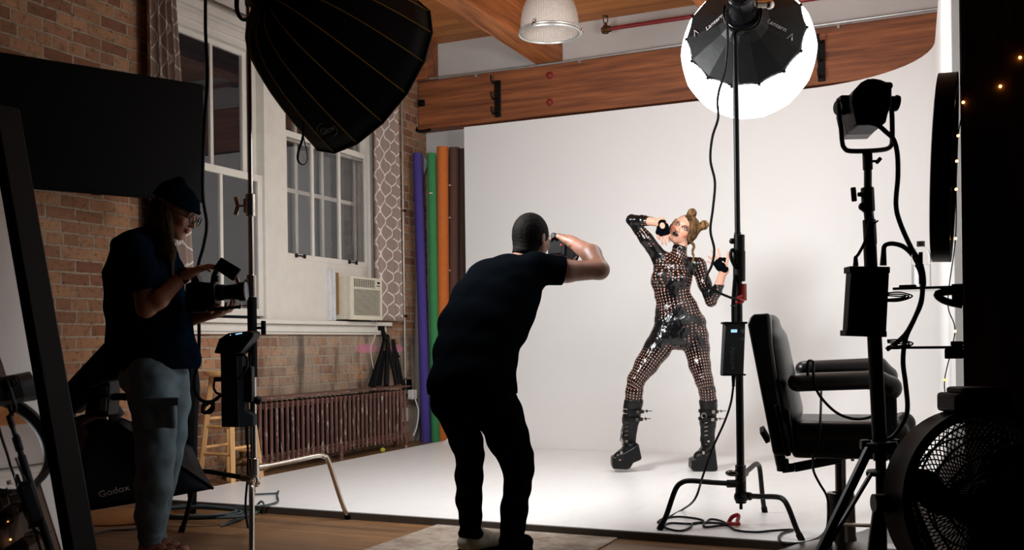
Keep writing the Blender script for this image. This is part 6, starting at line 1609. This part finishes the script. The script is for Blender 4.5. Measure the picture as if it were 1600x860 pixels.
# open hand with spread fingers
hd = hL_dir.normalized(); hn = (-FW * .9 - RT0 * .2); hand(B, wrL, hd, hn, side=1, curl=(.02, .06, .1, .12), spread=(.42, .08, -.28, -.55), thumb=(1.0, .2), s=.92)
for (x, y, d, x2, y2, d2) in ((984, 700, .02, 968, 716, -.1), (1106, 702, .02, 1093, 717, -.1)): B.cone(A(x, y, d), A(x2, y2, d2), .034, .026, .02)
mod = body_obj('person', B, M['skin_model'])
tag(mod, 'person with two hair buns posing in a black cut-out catsuit and platform boots', 'person')
paint(mod, face_paint(hc, hl, hu, hf, HS, (.035, .03, .04), (.24, .20, .21), (.2, .13, .10), cheek=(1.0, .68, .60)))
# catsuit
k = NT('black_cutout_vinyl'); at_ = k.n('ShaderNodeAttribute', attribute_name='weave'); sp_ = k.n('ShaderNodeSeparateXYZ'); k.l(at_.outputs['Vector'], sp_.inputs[0])
uu, vv = sp_.outputs[0], sp_.outputs[1]
fu = k.math('SUBTRACT', k.math('FRACT', uu), .5); fv = k.math('SUBTRACT', k.math('FRACT', vv), .5)
d2 = k.math('ADD', k.math('POWER', k.math('DIVIDE', fu, .18), 2), k.math('POWER', k.math('DIVIDE', fv, .28), 2))
P = k.pos(); big = k.noise(P, 7, 2); hole = k.ramp(d2, 1.15, .8); sz_ = k.n('ShaderNodeSeparateXYZ'); k.l(P, sz_.inputs[0]); show = k.math('MAXIMUM', k.ramp(big, .46, .54), k.ramp(sz_.outputs[2], .90, .84))
hole = k.math('MULTIPLY', hole, show)
k.bump(k.math('ADD', k.math('MULTIPLY', hole, -1.0), k.math('MULTIPLY', k.noise(P, 30, 2), .5)), .7, .005)
M['suit'] = k.out(k.mix(hole, lin((9, 9, 11)), lin((188, 136, 116))), k.math('ADD', .19, k.math('MULTIPLY', hole, .3)))
B = Body(lo, hi, .0045)
mbody(B, .0)
for lg in (legR, legL): B.chain([A(*q[:3]) for q in lg[:7]], [q[3] for q in lg[:7]], .02)
B.cone(A(1060, 412), A(1062, 389), .054, .051, .015)
B.cone(A(1066, 368), A(1080, 345), .082, .09, .0, cut=True)
def near_cut(B, p, n_, R):      # cut only close to a cuff
    B.cone(V(p) + V(n_).normalized() * R, V(p) + V(n_).normalized() * (R + .08), R, R, .0, cut=True)
near_cut(B, A(1017, 346, -.10), wrR - A(1015, 346, -.10), .06); near_cut(B, A(1125, 444, -.09), wrL - A(1124, 446, -.09), .06)
B.wrinkle(.0012, 90, 3)
suit = body_obj('catsuit', B, M['suit'], mod)
bones = []
def addb(pts, rs, fl=1.0):
    L = 0
    for i in range(len(pts) - 1): bones.append((pts[i], pts[i + 1], (rs[i] + rs[i + 1]) / 2, L, fl)); L += (pts[i + 1] - pts[i]).length
addb([A(1062, 524), A(1050, 460), A(1052, 420), A(1060, 405)], [.1, .09, .09, .08], 1.5); addb([A(1059, 414), A(1063, 380)], [.062, .062], .99)
addb([shR, elR], [.05, .05]); addb([elR, A(1020, 347, -.10)], [.035, .035]); addb([shL, elL], [.05, .04]); addb([elL, A(1126, 440, -.1)], [.035, .035])
for lg in (legR, legL): addb([A(*lg[0][:3]), A(*lg[3][:3]), A(*lg[6][:3])], [.09, .07, .055])
boneuv(suit, bones, .0215, .0205, -FW)
# gloves
for (W, d_, n_, sd, nm) in ((wrR, hR_dir.normalized(), FW * .95 + RT0 * .2, -1, 'b'), (wrL, hL_dir.normalized(), -FW * .9 - RT0 * .2, 1, 'b')):
    n_ = (n_ - d_ * n_.dot(d_)).normalized(); lt = d_.cross(n_) * sd; B = Body(W - V((.14,) * 3), W + V((.14,) * 3), .0035); s = .92
    B.rbox(W + d_ * .052 * s, (.041 * s, .042 * s, .0165 * s), (lt, d_, n_), .014, .0)
    B.cone(W + d_ * .0, W + d_ * .03, .0265, .03, .012, flat=(lt, 1.2)); B.cone(W - d_ * .006, W + d_ * .006, .029, .029, .004)
    B.ell(W + d_ * .018 - n_ * .028, (.02, .022, .014), (lt, d_, n_), 0, cut=True)
    B.cone(W + d_ * .03 * s + lt * .026 * s, W + d_ * .055 * s + lt * .045 * s, .0175, .0165, .008)
    body_obj('fingerless_glove', B, M['tee_black'], mod)
# hair with two buns
M['blonde'] = hair_mat('ash_blonde_hair', (40, 28, 20), (150, 114, 76), (70, 70, 14))
B = Body(hc - V((.2, .2, .24)), hc + V((.2, .2, .2)), .004)
B.ell(hc + hu * .024 - hf * .020 + hl * .014, (.090, .100, .100), (hl, hf, hu), 0)
B.ell(hc - hf * .05 + hl * .03 - hu * .01, (.06, .06, .08), (hl, hf, hu), .03)
B.ell(hc + hf * .085 - hu * .022, (.066, .075, .088), (hl, hf, hu), .012, cut=True)
B.plane_cut(hc + hf * .075, hf)
lk = smooth_path([hc + hl * .070 + hf * .035 + hu * .03, hc + hl * .080 + hf * .03 - hu * .03, A(1084, 384, -.05), A(1082, 394, -.06), A(1084, 403, -.07), A(1080, 412, -.08)], 5)
B.chain(lk, [.013 - .010 * i / (len(lk) - 1) for i in range(len(lk))], .006)
B.chain([hc - hl * .066 + hf * .04 + hu * .03, hc - hl * .074 + hf * .03 - hu * .02, hc - hl * .074 + hf * .02 - hu * .06], [.010, .008, .005], .008)
for (x, y) in ((1081, 333.5), (1100, 352)):
    c = A(x, y, .01)
    for i in range(6):
        a = i * 1.05; B.cone(c + RT0 * .016 * math.cos(a) + UP0 * .016 * math.sin(a) - FW * .008, c + RT0 * .016 * math.cos(a + 1) + UP0 * .016 * math.sin(a + 1) + FW * .012, .018, .017, .005)
B.cone(hc + hl * .06 - hf * .03 + hu * .03, A(1096, 354, .01), .035, .022, .015); B.cone(hc + hu * .08, A(1081, 338, .01), .03, .022, .01)
B.wrinkle(.0016, 150, 9)
body_obj('hair', B, M['blonde'], mod)
# platform boots
M['boot'] = plain('black_boot_leather', (9, 9, 10), .38, 0, .1, 30, .1, .3)
for side, lg, foot, poly in (('right', legR, [(985, 700, .02, .045), (978, 708, -.03, .044), (968, 714, -.09, .038)],
                       [(957, 716), (956.5, 726), (958, 733.5), (980, 734.5), (985, 732), (990, 724), (1001, 719.5), (1003, 717), (998, 694), (989, 700), (975, 708)]),
                      ('left', legL, [(1107, 702, .02, .046), (1102, 709, -.03, .046), (1093, 715, -.09, .042)],
                       [(1081, 719), (1080.5, 733), (1083, 736), (1120, 736.5), (1122, 734), (1118, 701), (1108, 708), (1095, 714)])):
    top = lg[5]
    B = Body(*bounds([A(*q[:3]) for q in lg[4:]] + [A(*q[:3]) for q in foot], .09), .0045)
    B.chain([A(*q[:3]) for q in lg[5:]], [lg[5][3] + .008, lg[6][3] + .008, .046, .046], .015); B.chain([A(*q[:3]) for q in foot], [q[3] for q in foot], .015)
    B.plane_cut(A(top[0], 625, top[2]), UP0); B.wrinkle(.002, 60, 4)
    bo = body_obj('platform_boot', B, M['boot'], mod)
    b = MB(); b.prism([A(q[0], q[1], -.12) for q in poly], FW * .13 - RT0 * .0); obj('wedge_sole', b, M['boot'], bo, bevel=.008)
    b = MB()
    for i in range(5):
        yy = 655 + i * 6.5; cx_ = (979.5 - i * .2) if side == 'right' else (1103 + i * .1); b.bar(A(cx_ - 2.6, yy, -.062), A(cx_ + 2.6, yy - 1, -.062), .006, .006)
    obj('eyelet_row', b, M['chrome'], bo)
    b = MB(); rx = (976, 643) if side == 'right' else (1099, 650); b.ring(A(rx[0] + 1, rx[1], -.068), FW, .017, .0035, 20, 6); obj('ring', b, M['chrome'], bo)
    for j, yy in enumerate((643, 655)):
        x0 = lg[5][0]; b = MB(); r_ = lg[5][3] + .012 - j * .003; c = A(x0 - j, yy, -.02)
        b.lathe([(r_, -.011), (r_ + .003, -.009), (r_ + .003, .009), (r_, .011)], c, UP0 + RT0 * .05, 28); b.bar(c + RT0 * r_, c + RT0 * (r_ + .055), .016, .004)
        st = obj('strap', b, M['boot'], bo)
        for q_, s_ in ((c + RT0 * (r_ + .02) - FW * .004, (.014, .006, .02)), (c + RT0 * .02 - FW * (r_ + .004), (.02, .006, .022))):
            b = MB(); b.box(q_, s_, (RT0, FW, UP0)); obj('buckle', b, M['chrome'], st)
    fx = 969 if side == 'right' else 1097
    b = MB(); b.box(A(fx + 2, 708, -.125), (.016, .008, .02), (RT0, FW, UP0)); b.box(A(fx + 10, 690, -.055), (.016, .008, .014), (RT0, FW, UP0)); obj('instep_buckle', b, M['chrome'], bo)
    x_ = 970 if side == 'right' else 1095
    b = MB(); b.tube([A(x_ + 7, 660, -.08), A(x_ + 2, 668, -.09), A(x_ - 1, 690, -.09), A(x_ + 2, 672, -.09), A(x_ + 7, 664, -.08)], .0022, 5, 6); b.tube([A(x_ + 6, 670, -.07), A(x_ + 1, 684, -.1), A(x_ + 4, 702, -.1)], .0022, 5, 6); obj('lace', b, M['rubber_cable'], bo)
